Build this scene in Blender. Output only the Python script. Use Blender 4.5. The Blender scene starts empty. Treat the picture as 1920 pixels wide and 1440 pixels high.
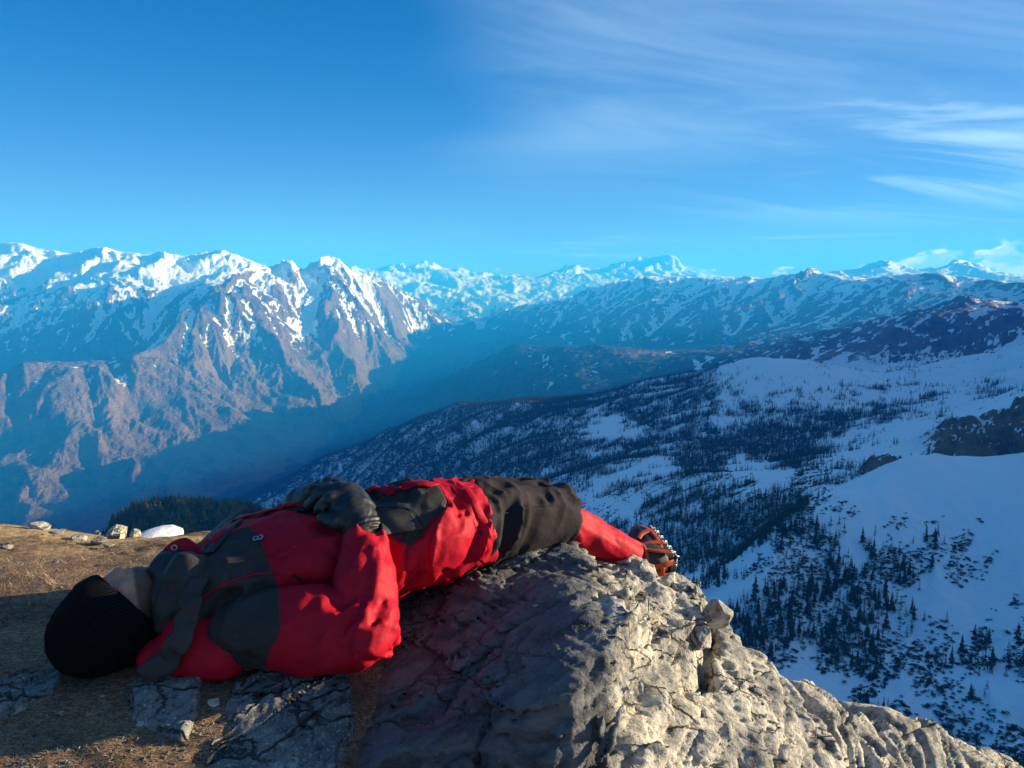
import bpy, bmesh, math, random
import numpy as np
from mathutils import Vector, Matrix

random.seed(7)
rng = np.random.default_rng(11)
scene = bpy.context.scene
R = math.radians

# ------------------------------------------------------------------ camera
FPX = 1397.0                      # focal length in pixels of a 1920 x 1440 frame
PITCH = math.atan((720 - 566) / FPX)
cam_d = bpy.data.cameras.new('camera')
cam_d.sensor_width = 36.0
cam_d.lens = 36.0 * FPX / 1920.0
cam_d.clip_start = 0.02
cam_d.clip_end = 400000
cam = bpy.data.objects.new('camera', cam_d)
scene.collection.objects.link(cam)
cam.location = (0, 0, 0)
cam.rotation_euler = (math.pi / 2 - PITCH, 0, 0)
scene.camera = cam

# ------------------------------------------------------------------ light
SUN_AZ, SUN_EL = R(79), R(13)
sun_dir = Vector((math.sin(SUN_AZ) * math.cos(SUN_EL), math.cos(SUN_AZ) * math.cos(SUN_EL), math.sin(SUN_EL)))
sun_d = bpy.data.lights.new('sun', 'SUN')
sun_d.energy = 5.0
sun_d.angle = R(0.5)
sun_d.color = (1.0, 0.90, 0.80)
sun = bpy.data.objects.new('sun', sun_d)
scene.collection.objects.link(sun)
sun.rotation_euler = (-sun_dir).to_track_quat('-Z', 'Y').to_euler()

world = bpy.data.worlds.new('World')
scene.world = world
world.use_nodes = True


class NT:
    """small helper to write node trees"""
    def __init__(self, tree):
        self.t = tree
        self.n = tree.nodes
        self.l = tree.links

    def node(self, kind, **kw):
        n = self.n.new(kind)
        for k, v in kw.items():
            setattr(n, k, v)
        return n

    def put(self, sock, v):
        if isinstance(v, bpy.types.NodeSocket):
            self.l.new(v, sock)
        elif isinstance(v, (tuple, list)):
            v = list(v)
            if sock.type == 'RGBA' and len(v) == 3:
                v = v + [1.0]
            sock.default_value = v
        else:
            sock.default_value = v

    def math(self, op, a, b=None, c=None, clamp=False):
        n = self.node('ShaderNodeMath', operation=op, use_clamp=clamp)
        self.put(n.inputs[0], a)
        if b is not None:
            self.put(n.inputs[1], b)
        if c is not None:
            self.put(n.inputs[2], c)
        return n.outputs[0]

    def vmath(self, op, a, b=None):
        n = self.node('ShaderNodeVectorMath', operation=op)
        self.put(n.inputs[0], a)
        if b is not None:
            self.put(n.inputs[1], b)
        return n.outputs[0]

    def noise(self, vec, scale, detail=4, rough=0.55, dist=0.0, kind='FBM', out=0, lac=2.0, dim='3D'):
        n = self.node('ShaderNodeTexNoise', noise_type=kind, noise_dimensions=dim)
        if vec is not None:
            self.put(n.inputs['Vector'], vec)
        n.inputs['Scale'].default_value = scale
        n.inputs['Detail'].default_value = detail
        n.inputs['Roughness'].default_value = rough
        n.inputs['Distortion'].default_value = dist
        n.inputs['Lacunarity'].default_value = lac
        return n.outputs[out]

    def voronoi(self, vec, scale, feature='F1', out='Distance', rnd=1.0):
        n = self.node('ShaderNodeTexVoronoi', feature=feature)
        self.put(n.inputs['Vector'], vec)
        n.inputs['Scale'].default_value = scale
        n.inputs['Randomness'].default_value = rnd
        return n.outputs[out]

    def ramp(self, fac, a, b, lo=0.0, hi=1.0, smooth=True):
        n = self.node('ShaderNodeMapRange', interpolation_type='SMOOTHSTEP' if smooth else 'LINEAR')
        self.put(n.inputs[0], fac)
        self.put(n.inputs[1], a)
        self.put(n.inputs[2], b)
        self.put(n.inputs[3], lo)
        self.put(n.inputs[4], hi)
        return n.outputs[0]

    def mix(self, fac, a, b, mode='MIX'):
        n = self.node('ShaderNodeMix', data_type='RGBA', blend_type=mode)
        self.put(n.inputs[0], fac)
        self.put(n.inputs[6], a)
        self.put(n.inputs[7], b)
        return n.outputs[2]

    def scale_vec(self, vec, s):
        return self.vmath('MULTIPLY', vec, s)

    def bump(self, h, strength=0.5, dist=0.01, normal=None):
        n = self.node('ShaderNodeBump')
        n.inputs['Strength'].default_value = strength
        n.inputs['Distance'].default_value = dist
        self.put(n.inputs['Height'], h)
        if normal is not None:
            self.put(n.inputs['Normal'], normal)
        return n.outputs[0]


def material(name):
    m = bpy.data.materials.new(name)
    m.use_nodes = True
    t = NT(m.node_tree)
    for n in list(t.n):
        t.n.remove(n)
    out = t.node('ShaderNodeOutputMaterial')
    b = t.node('ShaderNodeBsdfPrincipled')
    t.l.new(b.outputs[0], out.inputs[0])
    return m, t, b


# sky: Nishita, a little deeper, with cirrus and low cumulus
def build_sky():
    t = NT(world.node_tree)
    for n in list(t.n):
        t.n.remove(n)
    out = t.node('ShaderNodeOutputWorld')
    bg = t.node('ShaderNodeBackground')
    t.l.new(bg.outputs[0], out.inputs[0])
    sky = t.node('ShaderNodeTexSky', sky_type='NISHITA')
    sky.sun_disc = False
    sky.sun_elevation = SUN_EL
    sky.sun_rotation = SUN_AZ
    sky.altitude = 3500
    sky.air_density = 1.0
    sky.dust_density = 0.35
    sky.ozone_density = 3.0
    hs = t.node('ShaderNodeHueSaturation')
    hs.inputs['Hue'].default_value = 0.492
    hs.inputs['Saturation'].default_value = 1.45
    hs.inputs['Value'].default_value = 1.0
    t.l.new(sky.outputs[0], hs.inputs['Color'])
    skyc = t.mix(1.0, hs.outputs[0], (0.0, 0.31, 0.60), 'MULTIPLY')
    tc = t.node('ShaderNodeTexCoord')
    d = tc.outputs['Generated']
    sp = t.node('ShaderNodeSeparateXYZ')
    t.l.new(d, sp.inputs[0])
    x, y, z = sp.outputs
    az = t.math('ARCTAN2', x, y)                 # 0 straight ahead, + to the right
    zc = t.math('MAXIMUM', z, 0.02)
    # paler air towards the horizon, all round
    pale = t.math('POWER', t.math('SUBTRACT', 1.0, t.math('MINIMUM', t.math('ABSOLUTE', z), 1.0)), 10.5)
    skyc = t.mix(t.math('MULTIPLY', pale, 0.97), skyc, (5.2, 5.1, 6.1))
    # cirrus lives on a high plane: project the direction on to it
    px = t.math('DIVIDE', x, t.math('ADD', zc, 0.10))
    py = t.math('DIVIDE', y, t.math('ADD', zc, 0.10))
    cv = t.node('ShaderNodeCombineXYZ')
    t.put(cv.inputs[0], t.math('ADD', t.math('MULTIPLY', px, 0.42), t.math('MULTIPLY', py, 0.20)))
    t.put(cv.inputs[1], t.math('SUBTRACT', t.math('MULTIPLY', py, 1.0), t.math('MULTIPLY', px, 0.24)))
    cvec = cv.outputs[0]
    big = t.noise(cvec, 0.55, 2, 0.5, dim='2D')
    streak = t.noise(t.vmath('MULTIPLY', cvec, (1.0, 1.5, 1.0)), 1.2, 6, 0.60, 0.6, dim='2D')
    # the veil covers the right two thirds of the sky and ends along a soft edge
    edge = t.math('ADD', az, t.math('MULTIPLY', t.math('SUBTRACT', big, 0.5), 0.55))
    veil = t.ramp(edge, -0.24, -0.02)
    veil = t.math('MULTIPLY', veil, t.ramp(z, 0.10, 0.24))
    veil = t.math('MULTIPLY', veil, t.ramp(streak, 0.20, 0.85, 0.25, 1.0))
    veil = t.math('MULTIPLY', veil, 0.40)
    # brighter streaks low on the right
    s2 = t.ramp(streak, 0.36, 0.72)
    s2 = t.math('MULTIPLY', s2, t.ramp(az, 0.12, 0.55))
    s2 = t.math('MULTIPLY', s2, t.math('MULTIPLY', t.ramp(z, 0.07, 0.14), t.ramp(z, 0.36, 0.2)))
    s2 = t.math('MULTIPLY', s2, 0.85)
    # thin bars just over the peaks
    bv = t.node('ShaderNodeCombineXYZ')
    t.put(bv.inputs[0], t.math('MULTIPLY', az, 5.0))
    t.put(bv.inputs[1], t.math('MULTIPLY', z, 95.0))
    bars = t.ramp(t.noise(bv.outputs[0], 1.0, 2, 0.5, dim='2D'), 0.56, 0.78)
    bars = t.math('MULTIPLY', bars, t.math('MULTIPLY', t.ramp(z, 0.03, 0.06), t.ramp(z, 0.12, 0.07)))
    bars = t.math('MULTIPLY', bars, t.math('MULTIPLY', t.ramp(az, -0.25, 0.1), 0.45))
    cir = t.math('MAXIMUM', veil, t.math('MAXIMUM', s2, bars))
    col = t.mix(cir, skyc, (5.2, 6.7, 8.4))
    # small cumulus behind the summits
    cz = t.node('ShaderNodeCombineXYZ')
    t.put(cz.inputs[0], t.math('MULTIPLY', az, 17.0))
    t.put(cz.inputs[1], t.math('MULTIPLY', z, 40.0))
    cn = t.noise(cz.outputs[0], 1.0, 4, 0.6, dim='2D')
    cover = t.math('ADD', t.math('MULTIPLY', t.ramp(az, 0.44, 0.53), 0.30),
                   t.math('MULTIPLY', t.ramp(az, -0.12, -0.55), 0.20))
    band = t.math('MULTIPLY', t.ramp(z, 0.063, 0.040), 0.30)
    cu = t.math('ADD', cn, t.math('ADD', cover, t.math('SUBTRACT', band, 0.32)))
    cu = t.math('MULTIPLY', t.math('MULTIPLY', t.ramp(cu, 0.545, 0.63), t.ramp(z, 0.080, 0.058)), t.ramp(z, 0.0, 0.02))
    shade = t.noise(t.vmath('ADD', cz.outputs[0], (-0.25, 0.3, 0)), 1.0, 2, 0.6, dim='2D')
    ccol = t.mix(t.ramp(shade, 0.4, 0.62), (15.0, 14.0, 12.6), (7.0, 7.2, 7.6))
    col = t.mix(t.math('MULTIPLY', cu, 0.93), col, ccol)
    t.put(bg.inputs[0], col)
    bg.inputs[1].default_value = 0.054


build_sky()
scene.view_settings.view_transform = 'Standard'
scene.view_settings.look = 'None'
scene.view_settings.exposure = 1.5
scene.view_settings.gamma = 1.0
scene.view_settings.use_curve_mapping = False
cy = scene.cycles
cy.use_denoising = True
world.cycles.sampling_method = 'MANUAL'
world.cycles.sample_map_resolution = 512
cy.use_adaptive_sampling = True
cy.adaptive_threshold = 0.012
cy.adaptive_min_samples = 12
cy.max_bounces = 6
cy.diffuse_bounces = 3
cy.glossy_bounces = 2
cy.volume_bounces = 2
cy.transparent_max_bounces = 8
cy.sample_clamp_indirect = 6.0
cy.caustics_reflective = False
cy.caustics_refractive = False


# ------------------------------------------------------------------ helpers
CP, SP_ = math.cos(PITCH), math.sin(PITCH)


def P(px, py, d):
    """world point seen at pixel (px, py) of the 1920 frame at depth d along the view axis"""
    a = (px - 960.0) / FPX * d
    u = -(py - 720.0) / FPX * d
    return np.array([a, d * CP + u * SP_, -d * SP_ + u * CP])


def to_px(p):
    p = np.asarray(p, float)
    d = p[..., 1] * CP - p[..., 2] * SP_
    u = p[..., 1] * SP_ + p[..., 2] * CP
    return 960 + p[..., 0] / d * FPX, 720 - u / d * FPX, d


def sstep(x, a, b):
    t = np.clip((x - a) / (b - a), 0, 1)
    return t * t * (3 - 2 * t)


def hash2(ix, iy, seed=0):
    """two pseudo random floats in 0..1 for integer lattice points"""
    a = (ix.astype(np.int64) * 374761393 + iy.astype(np.int64) * 668265263 + seed * 1442695041) & 0xFFFFFFFF
    a = ((a ^ (a >> 13)) * 1274126177) & 0xFFFFFFFF
    a = a ^ (a >> 16)
    b = (a * 2246822519 + 3266489917) & 0xFFFFFFFF
    b = b ^ (b >> 15)
    return ((a & 0xFFFFFF) / 16777216.0).astype(np.float32), ((b & 0xFFFFFF) / 16777216.0).astype(np.float32)


def gnoise(x, y, seed=0):
    """2D gradient noise, about -0.7..0.7"""
    ix = np.floor(x)
    iy = np.floor(y)
    fx = (x - ix).astype(np.float32)
    fy = (y - iy).astype(np.float32)
    ix = ix.astype(np.int64)
    iy = iy.astype(np.int64)
    ux = fx * fx * fx * (fx * (fx * 6 - 15) + 10)
    uy = fy * fy * fy * (fy * (fy * 6 - 15) + 10)

    def g(ox, oy):
        a, _ = hash2(ix + ox, iy + oy, seed)
        a = a * (2 * np.pi)
        return np.cos(a) * (fx - ox) + np.sin(a) * (fy - oy)
    n0 = g(0, 0) * (1 - ux) + g(1, 0) * ux
    n1 = g(0, 1) * (1 - ux) + g(1, 1) * ux
    return n0 * (1 - uy) + n1 * uy


def fbm(x, y, octs=5, seed=0, gain=0.5, ridged=False):
    s = np.zeros(np.shape(x), np.float32)
    a, f, tot = 1.0, 1.0, 0.0
    for i in range(octs):
        n = gnoise(x * f, y * f, seed + i * 17)
        s += a * ((1 - 2.2 * np.abs(n)) if ridged else n * 1.4)
        tot += a
        a *= gain
        f *= 2.03
    return s / tot


def hash3(a):
    a = a ^ (a >> np.uint32(13))
    a = a * np.uint32(1274126177)
    a = a ^ (a >> np.uint32(16))
    a = a * np.uint32(2246822519)
    a = a ^ (a >> np.uint32(15))
    return (a & np.uint32(0xFFFFFF)).astype(np.float32) * np.float32(1 / 8388608.0) - np.float32(1.0)


def noise3(p, seed=0):
    """3D value noise, -1..1"""
    i = np.floor(p)
    f = (p - i).astype(np.float32)
    i = i.astype(np.int32).astype(np.uint32)
    u = f * f * (3 - 2 * f)
    kx, ky, kz = np.uint32(374761393), np.uint32(668265263), np.uint32(2147483647)
    bx = i[..., 0] * kx + np.uint32((seed * 1442695041) & 0xFFFFFFFF)
    by = i[..., 1] * ky
    bz = i[..., 2] * kz
    ux, uy, uz = u[..., 0], u[..., 1], u[..., 2]
    pl = []
    for dz in (0, 1):
        z_ = bz + kz if dz else bz
        row = []
        for dy in (0, 1):
            yz = (by + ky if dy else by) + z_
            a, b = hash3(bx + yz), hash3(bx + kx + yz)
            row.append(a + (b - a) * ux)
        pl.append(row[0] + (row[1] - row[0]) * uy)
    return pl[0] + (pl[1] - pl[0]) * uz


def fbm3(p, octs=4, seed=0, gain=0.5, ridged=False):
    s, a, tot, f = 0, 1.0, 0.0, 1.0
    for i in range(octs):
        n = noise3(p * f, seed + 31 * i)
        s = s + a * ((1 - 2 * np.abs(n)) if ridged else n)
        tot += a
        a *= gain
        f *= 2.07
    return s / tot


def erosion(x, y, dx, dy, octs=5, gain=0.45, seed=3, a0=1.0):
    """gullies and ribs that run down a slope whose contour direction is (dx, dy)"""
    H = np.zeros(x.shape, np.float32)
    GX = np.zeros(x.shape, np.float32)
    GY = np.zeros(x.shape, np.float32)
    a, f = a0, 1.0
    for o in range(octs):
        X, Y = x * f, y * f
        ix, iy = np.floor(X), np.floor(Y)
        fx = (X - ix).astype(np.float32)
        fy = (Y - iy).astype(np.float32)
        ix = ix.astype(np.int64)
        iy = iy.astype(np.int64)
        ddx = dx + GY * 1.0
        ddy = dy - GX * 1.0
        va = np.zeros(x.shape, np.float32)
        vd = np.zeros(x.shape, np.float32)
        wt = np.zeros(x.shape, np.float32)
        for i in (-1, 0, 1):
            for j in (-1, 0, 1):
                hx, hy = hash2(ix + i, iy + j, seed + o * 5)
                pxx = fx - i - hx
                pyy = fy - j - hy
                w = np.exp(-(pxx * pxx + pyy * pyy) * 2.4)
                m = (pxx * ddx + pyy * ddy) * 6.2832
                va += np.cos(m) * w
                vd -= np.sin(m) * w
                wt += w
        va /= wt
        vd /= wt
        H += a * va
        GX += a * f * vd * ddx
        GY += a * f * vd * ddy
        a *= gain
        f *= 2.0
    return H


MQ = 0.006 ** 2          # rounding of the crests


def tps_fit(pts, vals, smooth=0.0):
    n = len(pts)
    d2 = ((pts[:, None, :] - pts[None, :, :]) ** 2).sum(-1)
    K = -np.sqrt(d2 + MQ) + np.eye(n) * smooth
    A = np.zeros((n + 3, n + 3))
    A[:n, :n] = K
    A[:n, n] = 1
    A[:n, n + 1:] = pts
    A[n, :n] = 1
    A[n + 1:, :n] = pts.T
    b = np.concatenate([vals, np.zeros(3)])
    return pts, np.linalg.solve(A, b)


def tps_eval(fit, q):
    pts, w = fit
    out = np.empty(len(q))
    for s in range(0, len(q), 20000):
        c = q[s:s + 20000]
        d2 = ((c[:, None, :] - pts[None, :, :]) ** 2).sum(-1)
        out[s:s + 20000] = (-np.sqrt(d2 + MQ)) @ w[:-3] + w[-3] + c @ w[-2:]
    return out


def link(o, parent=None):
    scene.collection.objects.link(o)
    if parent is not None:
        o.parent = parent
    return o


def mesh_obj(name, verts, faces, mat=None, parent=None, smooth=True, attrs=None):
    me = bpy.data.meshes.new(name)
    verts = np.asarray(verts, np.float32)
    faces = np.asarray(faces, np.int32)
    k = faces.shape[1]
    me.vertices.add(len(verts))
    me.vertices.foreach_set('co', verts.ravel())
    me.loops.add(faces.size)
    me.loops.foreach_set('vertex_index', faces.ravel())
    me.polygons.add(len(faces))
    me.polygons.foreach_set('loop_start', np.arange(0, faces.size, k, dtype=np.int32))
    me.polygons.foreach_set('use_smooth', np.full(len(faces), smooth))
    for an, av in (attrs or {}).items():
        at = me.attributes.new(an, 'FLOAT', 'POINT')
        at.data.foreach_set('value', np.asarray(av, np.float32))
    me.update(calc_edges=True)
    if mat:
        for m in (mat if isinstance(mat, (list, tuple)) else [mat]):
            me.materials.append(m)
    return link(bpy.data.objects.new(name, me), parent)


def surface_nets(F, origin, h):
    """quad mesh of the zero level of a sampled field (negative inside)"""
    S = F < 0
    c = S[:-1, :-1, :-1].astype(np.int8)
    for dx in (0, 1):
        for dy in (0, 1):
            for dz in (0, 1):
                if dx or dy or dz:
                    c = c + S[dx:S.shape[0] - 1 + dx, dy:S.shape[1] - 1 + dy, dz:S.shape[2] - 1 + dz]
    act = (c > 0) & (c < 8)
    I, J, K = np.nonzero(act)
    vid = np.full(act.shape, -1, np.int32)
    vid[I, J, K] = np.arange(len(I))
    cor = {(a, b, d): F[I + a, J + b, K + d] for a in (0, 1) for b in (0, 1) for d in (0, 1)}
    acc = np.zeros((len(I), 3))
    cnt = np.zeros(len(I))
    for ax in range(3):
        for u in (0, 1):
            for v in (0, 1):
                a = [u, v]
                a.insert(ax, 0)
                b = list(a)
                b[ax] = 1
                fa, fb = cor[tuple(a)], cor[tuple(b)]
                m = (fa < 0) != (fb < 0)
                t = np.where(m, fa / np.where(m, fa - fb, 1), 0)
                pt = np.tile(np.array(a, float), (len(I), 1))
                pt[:, ax] = t
                acc += pt * m[:, None]
                cnt += m
    V = (np.stack([I, J, K], 1) + acc / cnt[:, None]) * h + np.asarray(origin)
    Q = []
    n0, n1_, n2_ = S.shape
    for ax in range(3):
        sl0 = [slice(1, -1)] * 3
        sl0[ax] = slice(0, S.shape[ax] - 1)
        sl1 = list(sl0)
        sl1[ax] = slice(1, S.shape[ax])
        A, B = S[tuple(sl0)], S[tuple(sl1)]
        e = np.nonzero(A != B)
        inside = A[e]
        g = [e[0] + (0 if ax == 0 else 1), e[1] + (0 if ax == 1 else 1), e[2] + (0 if ax == 2 else 1)]
        u, v = [k for k in range(3) if k != ax]

        def at(du, dv):
            q = [g[0].copy(), g[1].copy(), g[2].copy()]
            q[u] = q[u] - du
            q[v] = q[v] - dv
            return vid[q[0], q[1], q[2]]
        q = np.stack([at(1, 1), at(0, 1), at(0, 0), at(1, 0)], 1)
        flip = inside if ax != 1 else ~inside
        q[~flip] = q[~flip][:, ::-1]
        Q.append(q)
    Q = np.concatenate(Q)
    return V, Q[(Q >= 0).all(1)]


def sdf_grid(lo, hi, h):
    ax = [np.arange(lo[i], hi[i] + h, h) for i in range(3)]
    return np.stack(np.meshgrid(*ax, indexing='ij'), -1).astype(np.float32)


def vert_normals(V, Q):
    a = V[Q[:, 2]] - V[Q[:, 0]]
    b = V[Q[:, 3]] - V[Q[:, 1]]
    n = np.cross(a, b)
    N = np.zeros_like(V)
    for k in range(4):
        np.add.at(N, Q[:, k], n)
    return N / (np.linalg.norm(N, axis=1, keepdims=True) + 1e-12)


def relax(V, Q, times=1, k=0.5):
    for _ in range(times):
        A = np.zeros_like(V)
        c = np.zeros(len(V))
        for i in range(4):
            np.add.at(A, Q[:, i], V[Q[:, (i + 1) % 4]] + V[Q[:, (i + 3) % 4]])
            np.add.at(c, Q[:, i], 2)
        V = V + k * (A / np.maximum(c, 1)[:, None] - V)
    return V


def tag(o, label=None, cat=None, group=None, kind=None):
    if label:
        o['label'] = label
    if cat:
        o['category'] = cat
    if group:
        o['group'] = group
    if kind:
        o['kind'] = kind
    return o


def empty(name, loc=(0, 0, 0)):
    o = bpy.data.objects.new(name, None)
    o.location = loc
    return link(o)
# ------------------------------------------------------------------ terrain
KM = 1000.0
# control lines: (pixel x, pixel y, depth in km) of crests, benches and valley floors
LINES = {
 # snowy range behind on the left
 'L': [(-420, 500, 20), (-150, 482, 20), (0, 470, 20), (50, 469, 20), (100, 490, 20), (140, 481, 20), (195, 467, 20), (232, 486, 20),
       (262, 491, 20), (310, 478, 20), (345, 493, 20.5), (378, 486, 21), (410, 474, 21), (440, 482, 21), (475, 506, 21)],
 'Lface': [(-150, 580, 16.5), (0, 570, 16.5), (140, 560, 16.5), (270, 560, 16.8), (100, 520, 18.5), (300, 530, 18.2)],
 'Lval': [(-300, 790, 11.5), (0, 770, 12.5), (150, 745, 12.5), (250, 715, 12.8), (330, 660, 13.6)],
 # left massif and the spur that runs from it towards the valley mouth
 'B': [(475, 512, 15.4), (525, 498, 16), (560, 508, 16.3), (600, 491, 16.6), (630, 498, 17), (660, 513, 17.4), (720, 533, 18.6),
       (790, 572, 20.6), (840, 607, 22.3), (872, 633, 23.4)],
 'A': [(440, 530, 13.6), (390, 562, 12.8), (330, 600, 12), (290, 655, 11), (250, 688, 10), (150, 700, 9.5), (60, 705, 9.2),
       (0, 716, 9), (-100, 735, 9), (-300, 740, 9)],
 'S1': [(625, 560, 15.4), (650, 630, 14.5), (680, 700, 13.8), (735, 600, 17.2), (780, 650, 16.6), (545, 560, 14.8)],
 'S2': [(480, 590, 13.0), (530, 660, 12.3), (600, 742, 11.6)],
 'S3': [(350, 710, 10.5), (430, 770, 10.1), (520, 828, 9.9)],
 'S4': [(110, 770, 8.7), (190, 830, 8.3), (275, 895, 7.9)],
 'S5': [(-60, 830, 8.2), (40, 900, 7.6), (110, 950, 7.3)],
 'gul': [(560, 640, 13.6), (620, 710, 13.2), (420, 690, 11.6), (520, 780, 10.9), (250, 790, 9.3), (360, 850, 8.9),
         (30, 850, 8.3), (180, 910, 7.9), (700, 660, 15.2), (590, 590, 14.9), (690, 590, 16.5)],
 'foot': [(873, 641, 23.2), (790, 680, 18), (700, 735, 14.3), (620, 785, 12), (540, 850, 9.9), (440, 885, 8.8), (300, 925, 7.9),
          (150, 965, 7.2), (0, 985, 6.9), (-250, 990, 6.9)],
 'floor': [(760, 720, 14.9), (690, 770, 12.6), (620, 835, 10.6), (510, 895, 8.6), (350, 950, 7.2), (100, 1010, 6.3)],
 'Bback': [(475, 560, 18.8), (560, 560, 19.4), (640, 565, 20.4), (720, 585, 22), (800, 612, 24.2)],
 # far peaks
 'C': [(475, 530, 36), (560, 520, 36), (662, 502, 36), (700, 512, 38), (740, 499, 39), (760, 506, 39), (785, 498, 40), (803, 499, 40), (830, 512, 40),
       (868, 507, 40), (885, 518, 40), (902, 513, 40), (940, 524, 41), (965, 519, 41), (1000, 527, 41), (1040, 520, 41),
       (1062, 510, 41), (1092, 507, 41), (1116, 524, 41), (1140, 520, 41), (1164, 500, 41), (1185, 503, 41), (1200, 495, 42), (1230, 485, 42), (1258, 489, 42),
       (1290, 514, 42), (1312, 517, 42), (1350, 527, 42), (1450, 535, 42)],
 'Cface': [(700, 560, 31), (800, 570, 30), (900, 580, 30), (900, 610, 27), (1000, 575, 30), (1100, 555, 31), (1200, 540, 34)],
 # right hand range
 'D': [(940, 596, 24), (1000, 580, 23), (1100, 552, 21), (1200, 534, 19), (1300, 524, 18), (1400, 522, 17), (1470, 520, 16),
       (1515, 506, 15.5), (1545, 521, 15), (1620, 530, 14), (1690, 533, 12.6), (1735, 519, 12), (1770, 524, 11.5), (1810, 545, 11), (1870, 536, 10.5),
       (1920, 541, 10), (2100, 545, 9)],
 'Dback': [(1300, 545, 25), (1515, 545, 21), (1735, 560, 17), (1920, 570, 15)],
 'far_right': [(1560, 528, 26), (1600, 517, 26), (1640, 508, 26), (1665, 496, 26), (1700, 509, 26), (1735, 514, 26), (1785, 496, 26), (1812, 500, 26), (1850, 515, 26), (1880, 529, 26),
               (1920, 533, 26), (2050, 530, 26)],
 'Dface': [(960, 640, 18), (1100, 610, 17), (1110, 640, 15), (1240, 600, 15), (1250, 645, 12.5), (1400, 580, 14), (1400, 630, 11.5),
           (1530, 570, 13.0), (1550, 620, 10.5), (1650, 600, 10.5), (1700, 560, 11.0), (1800, 590, 8.9), (1920, 600, 8.3)],
 'Dlow': [(860, 690, 15), (940, 672, 14), (1060, 668, 12.4), (1190, 664, 11.0), (1330, 662, 9.8)],
 'E': [(700, 818, 10.4), (800, 762, 10.0), (900, 715, 9.8), (960, 688, 9.6), (1040, 668, 9.5), (1130, 657, 9.4), (1220, 661, 9.2), (1310, 662, 8.9), (1400, 655, 8.5),
       (1500, 640, 7.8)],
 'Eface': [(800, 800, 8.6), (950, 745, 8.0), (1130, 715, 7.6), (1300, 700, 7.2)],
 # rocky ribs right of centre
 'rib': [(1690, 640, 5.8), (1740, 600, 6.2), (1810, 568, 6.6), (1870, 582, 6.3), (1920, 590, 6.2), (2060, 560, 6.0)],
 'rib2': [(1600, 670, 5.4), (1640, 690, 5.0), (1740, 690, 4.9), (1850, 660, 4.9)],
 # near wooded ridge with the snow dome
 'EF': [(600, 900, 7.0), (800, 815, 6.4), (1000, 778, 6.0), (1200, 752, 5.6), (1350, 716, 5.2), (1440, 705, 5.0), (1540, 712, 4.7)],
 'F': [(350, 968, 6.2), (480, 930, 5.7), (600, 880, 5.3), (700, 829, 5.0), (760, 800, 4.8), (860, 771, 4.5), (980, 756, 4.25),
       (1100, 752, 4.1), (1200, 736, 3.9), (1300, 711, 3.7), (1380, 690, 3.55), (1440, 676, 3.45), (1500, 681, 3.4), (1570, 692, 3.35),
       (1640, 706, 3.35), (1720, 701, 3.35), (1800, 689, 3.3), (1920, 655, 3.2), (2080, 600, 3.1)],
 'Fface': [(620, 930, 4.7), (760, 860, 4.1), (900, 820, 3.7), (1060, 800, 3.4), (1200, 790, 3.2), (1350, 760, 3.0), (1500, 745, 2.85),
           (1650, 750, 2.8), (1800, 735, 2.7), (1920, 700, 2.65),
           (800, 950, 3.2), (950, 880, 2.9), (1100, 850, 2.75), (1250, 830, 2.6), (1400, 810, 2.5), (1550, 800, 2.4), (1700, 780, 2.35)],
 'Fgul': [(900, 980, 2.4), (1060, 930, 2.2), (1200, 893, 2.1), (1320, 878, 2.05), (1450, 868, 2.0), (1560, 853, 2.0)],
 'G': [(900, 1050, 1.9), (1060, 975, 1.75), (1200, 925, 1.68), (1340, 890, 1.62), (1420, 884, 1.64), (1500, 869, 1.7), (1600, 847, 1.8), (1700, 812, 1.9), (1800, 776, 2.0), (1920, 728, 2.2),
       (2060, 650, 2.4)],
 'Gface': [(1100, 1040, 1.45), (1250, 980, 1.38), (1400, 930, 1.36), (1540, 893, 1.42), (1640, 868, 1.47), (1740, 848, 1.5), (1840, 815, 1.52), (1920, 778, 1.55), (2060, 690, 1.6)],
 'GH': [(1250, 1090, 1.12), (1380, 1050, 1.08), (1500, 985, 1.12), (1600, 925, 1.17), (1700, 884, 1.2), (1800, 878, 1.2), (1900, 866, 1.22)],
 'H': [(1200, 1230, .86), (1300, 1150, .86), (1380, 1072, .87), (1440, 1012, .88), (1500, 962, .91), (1560, 928, .94), (1640, 888, .98), (1690, 864, 1.0), (1740, 854, 1.01), (1850, 868, 1.0),
       (1920, 850, 1.02), (2060, 770, 1.05)],
 'Hface': [(1400, 1130, .80), (1500, 1080, .82), (1600, 1020, .85), (1700, 970, .88), (1800, 950, .89), (1920, 930, .9), (1600, 1110, .79), (1750, 1060, .81),
           (1900, 1030, .82), (2060, 930, .88)],
 'rav': [(1280, 1250, .745), (1400, 1205, .75), (1550, 1202, .75), (1700, 1195, .745), (1830, 1165, .75), (1920, 1130, .76), (2060, 1050, .78)],
 'near': [(1350, 1330, .68), (1480, 1290, .69), (1620, 1270, .70), (1760, 1235, .70), (1900, 1200, .69), (1560, 1340, .645), (1700, 1330, .63), (1850, 1300, .62),
          (1920, 1380, .57), (1760, 1420, .58), (2060, 1260, .58), (1400, 1440, .62)],
 # wooded knoll below the ledge on the left
 'knoll': [(230, 985, .80), (290, 964, .82), (350, 955, .84), (420, 957, .84), (480, 962, .84), (340, 985, .74), (430, 990, .73), (560, 1010, .82), (640, 1040, .82), (190, 1030, .8)],
 'knoll_back': [(230, 1065, 1.15), (350, 1050, 1.2), (480, 1050, 1.2), (640, 1075, 1.2)],
}
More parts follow.
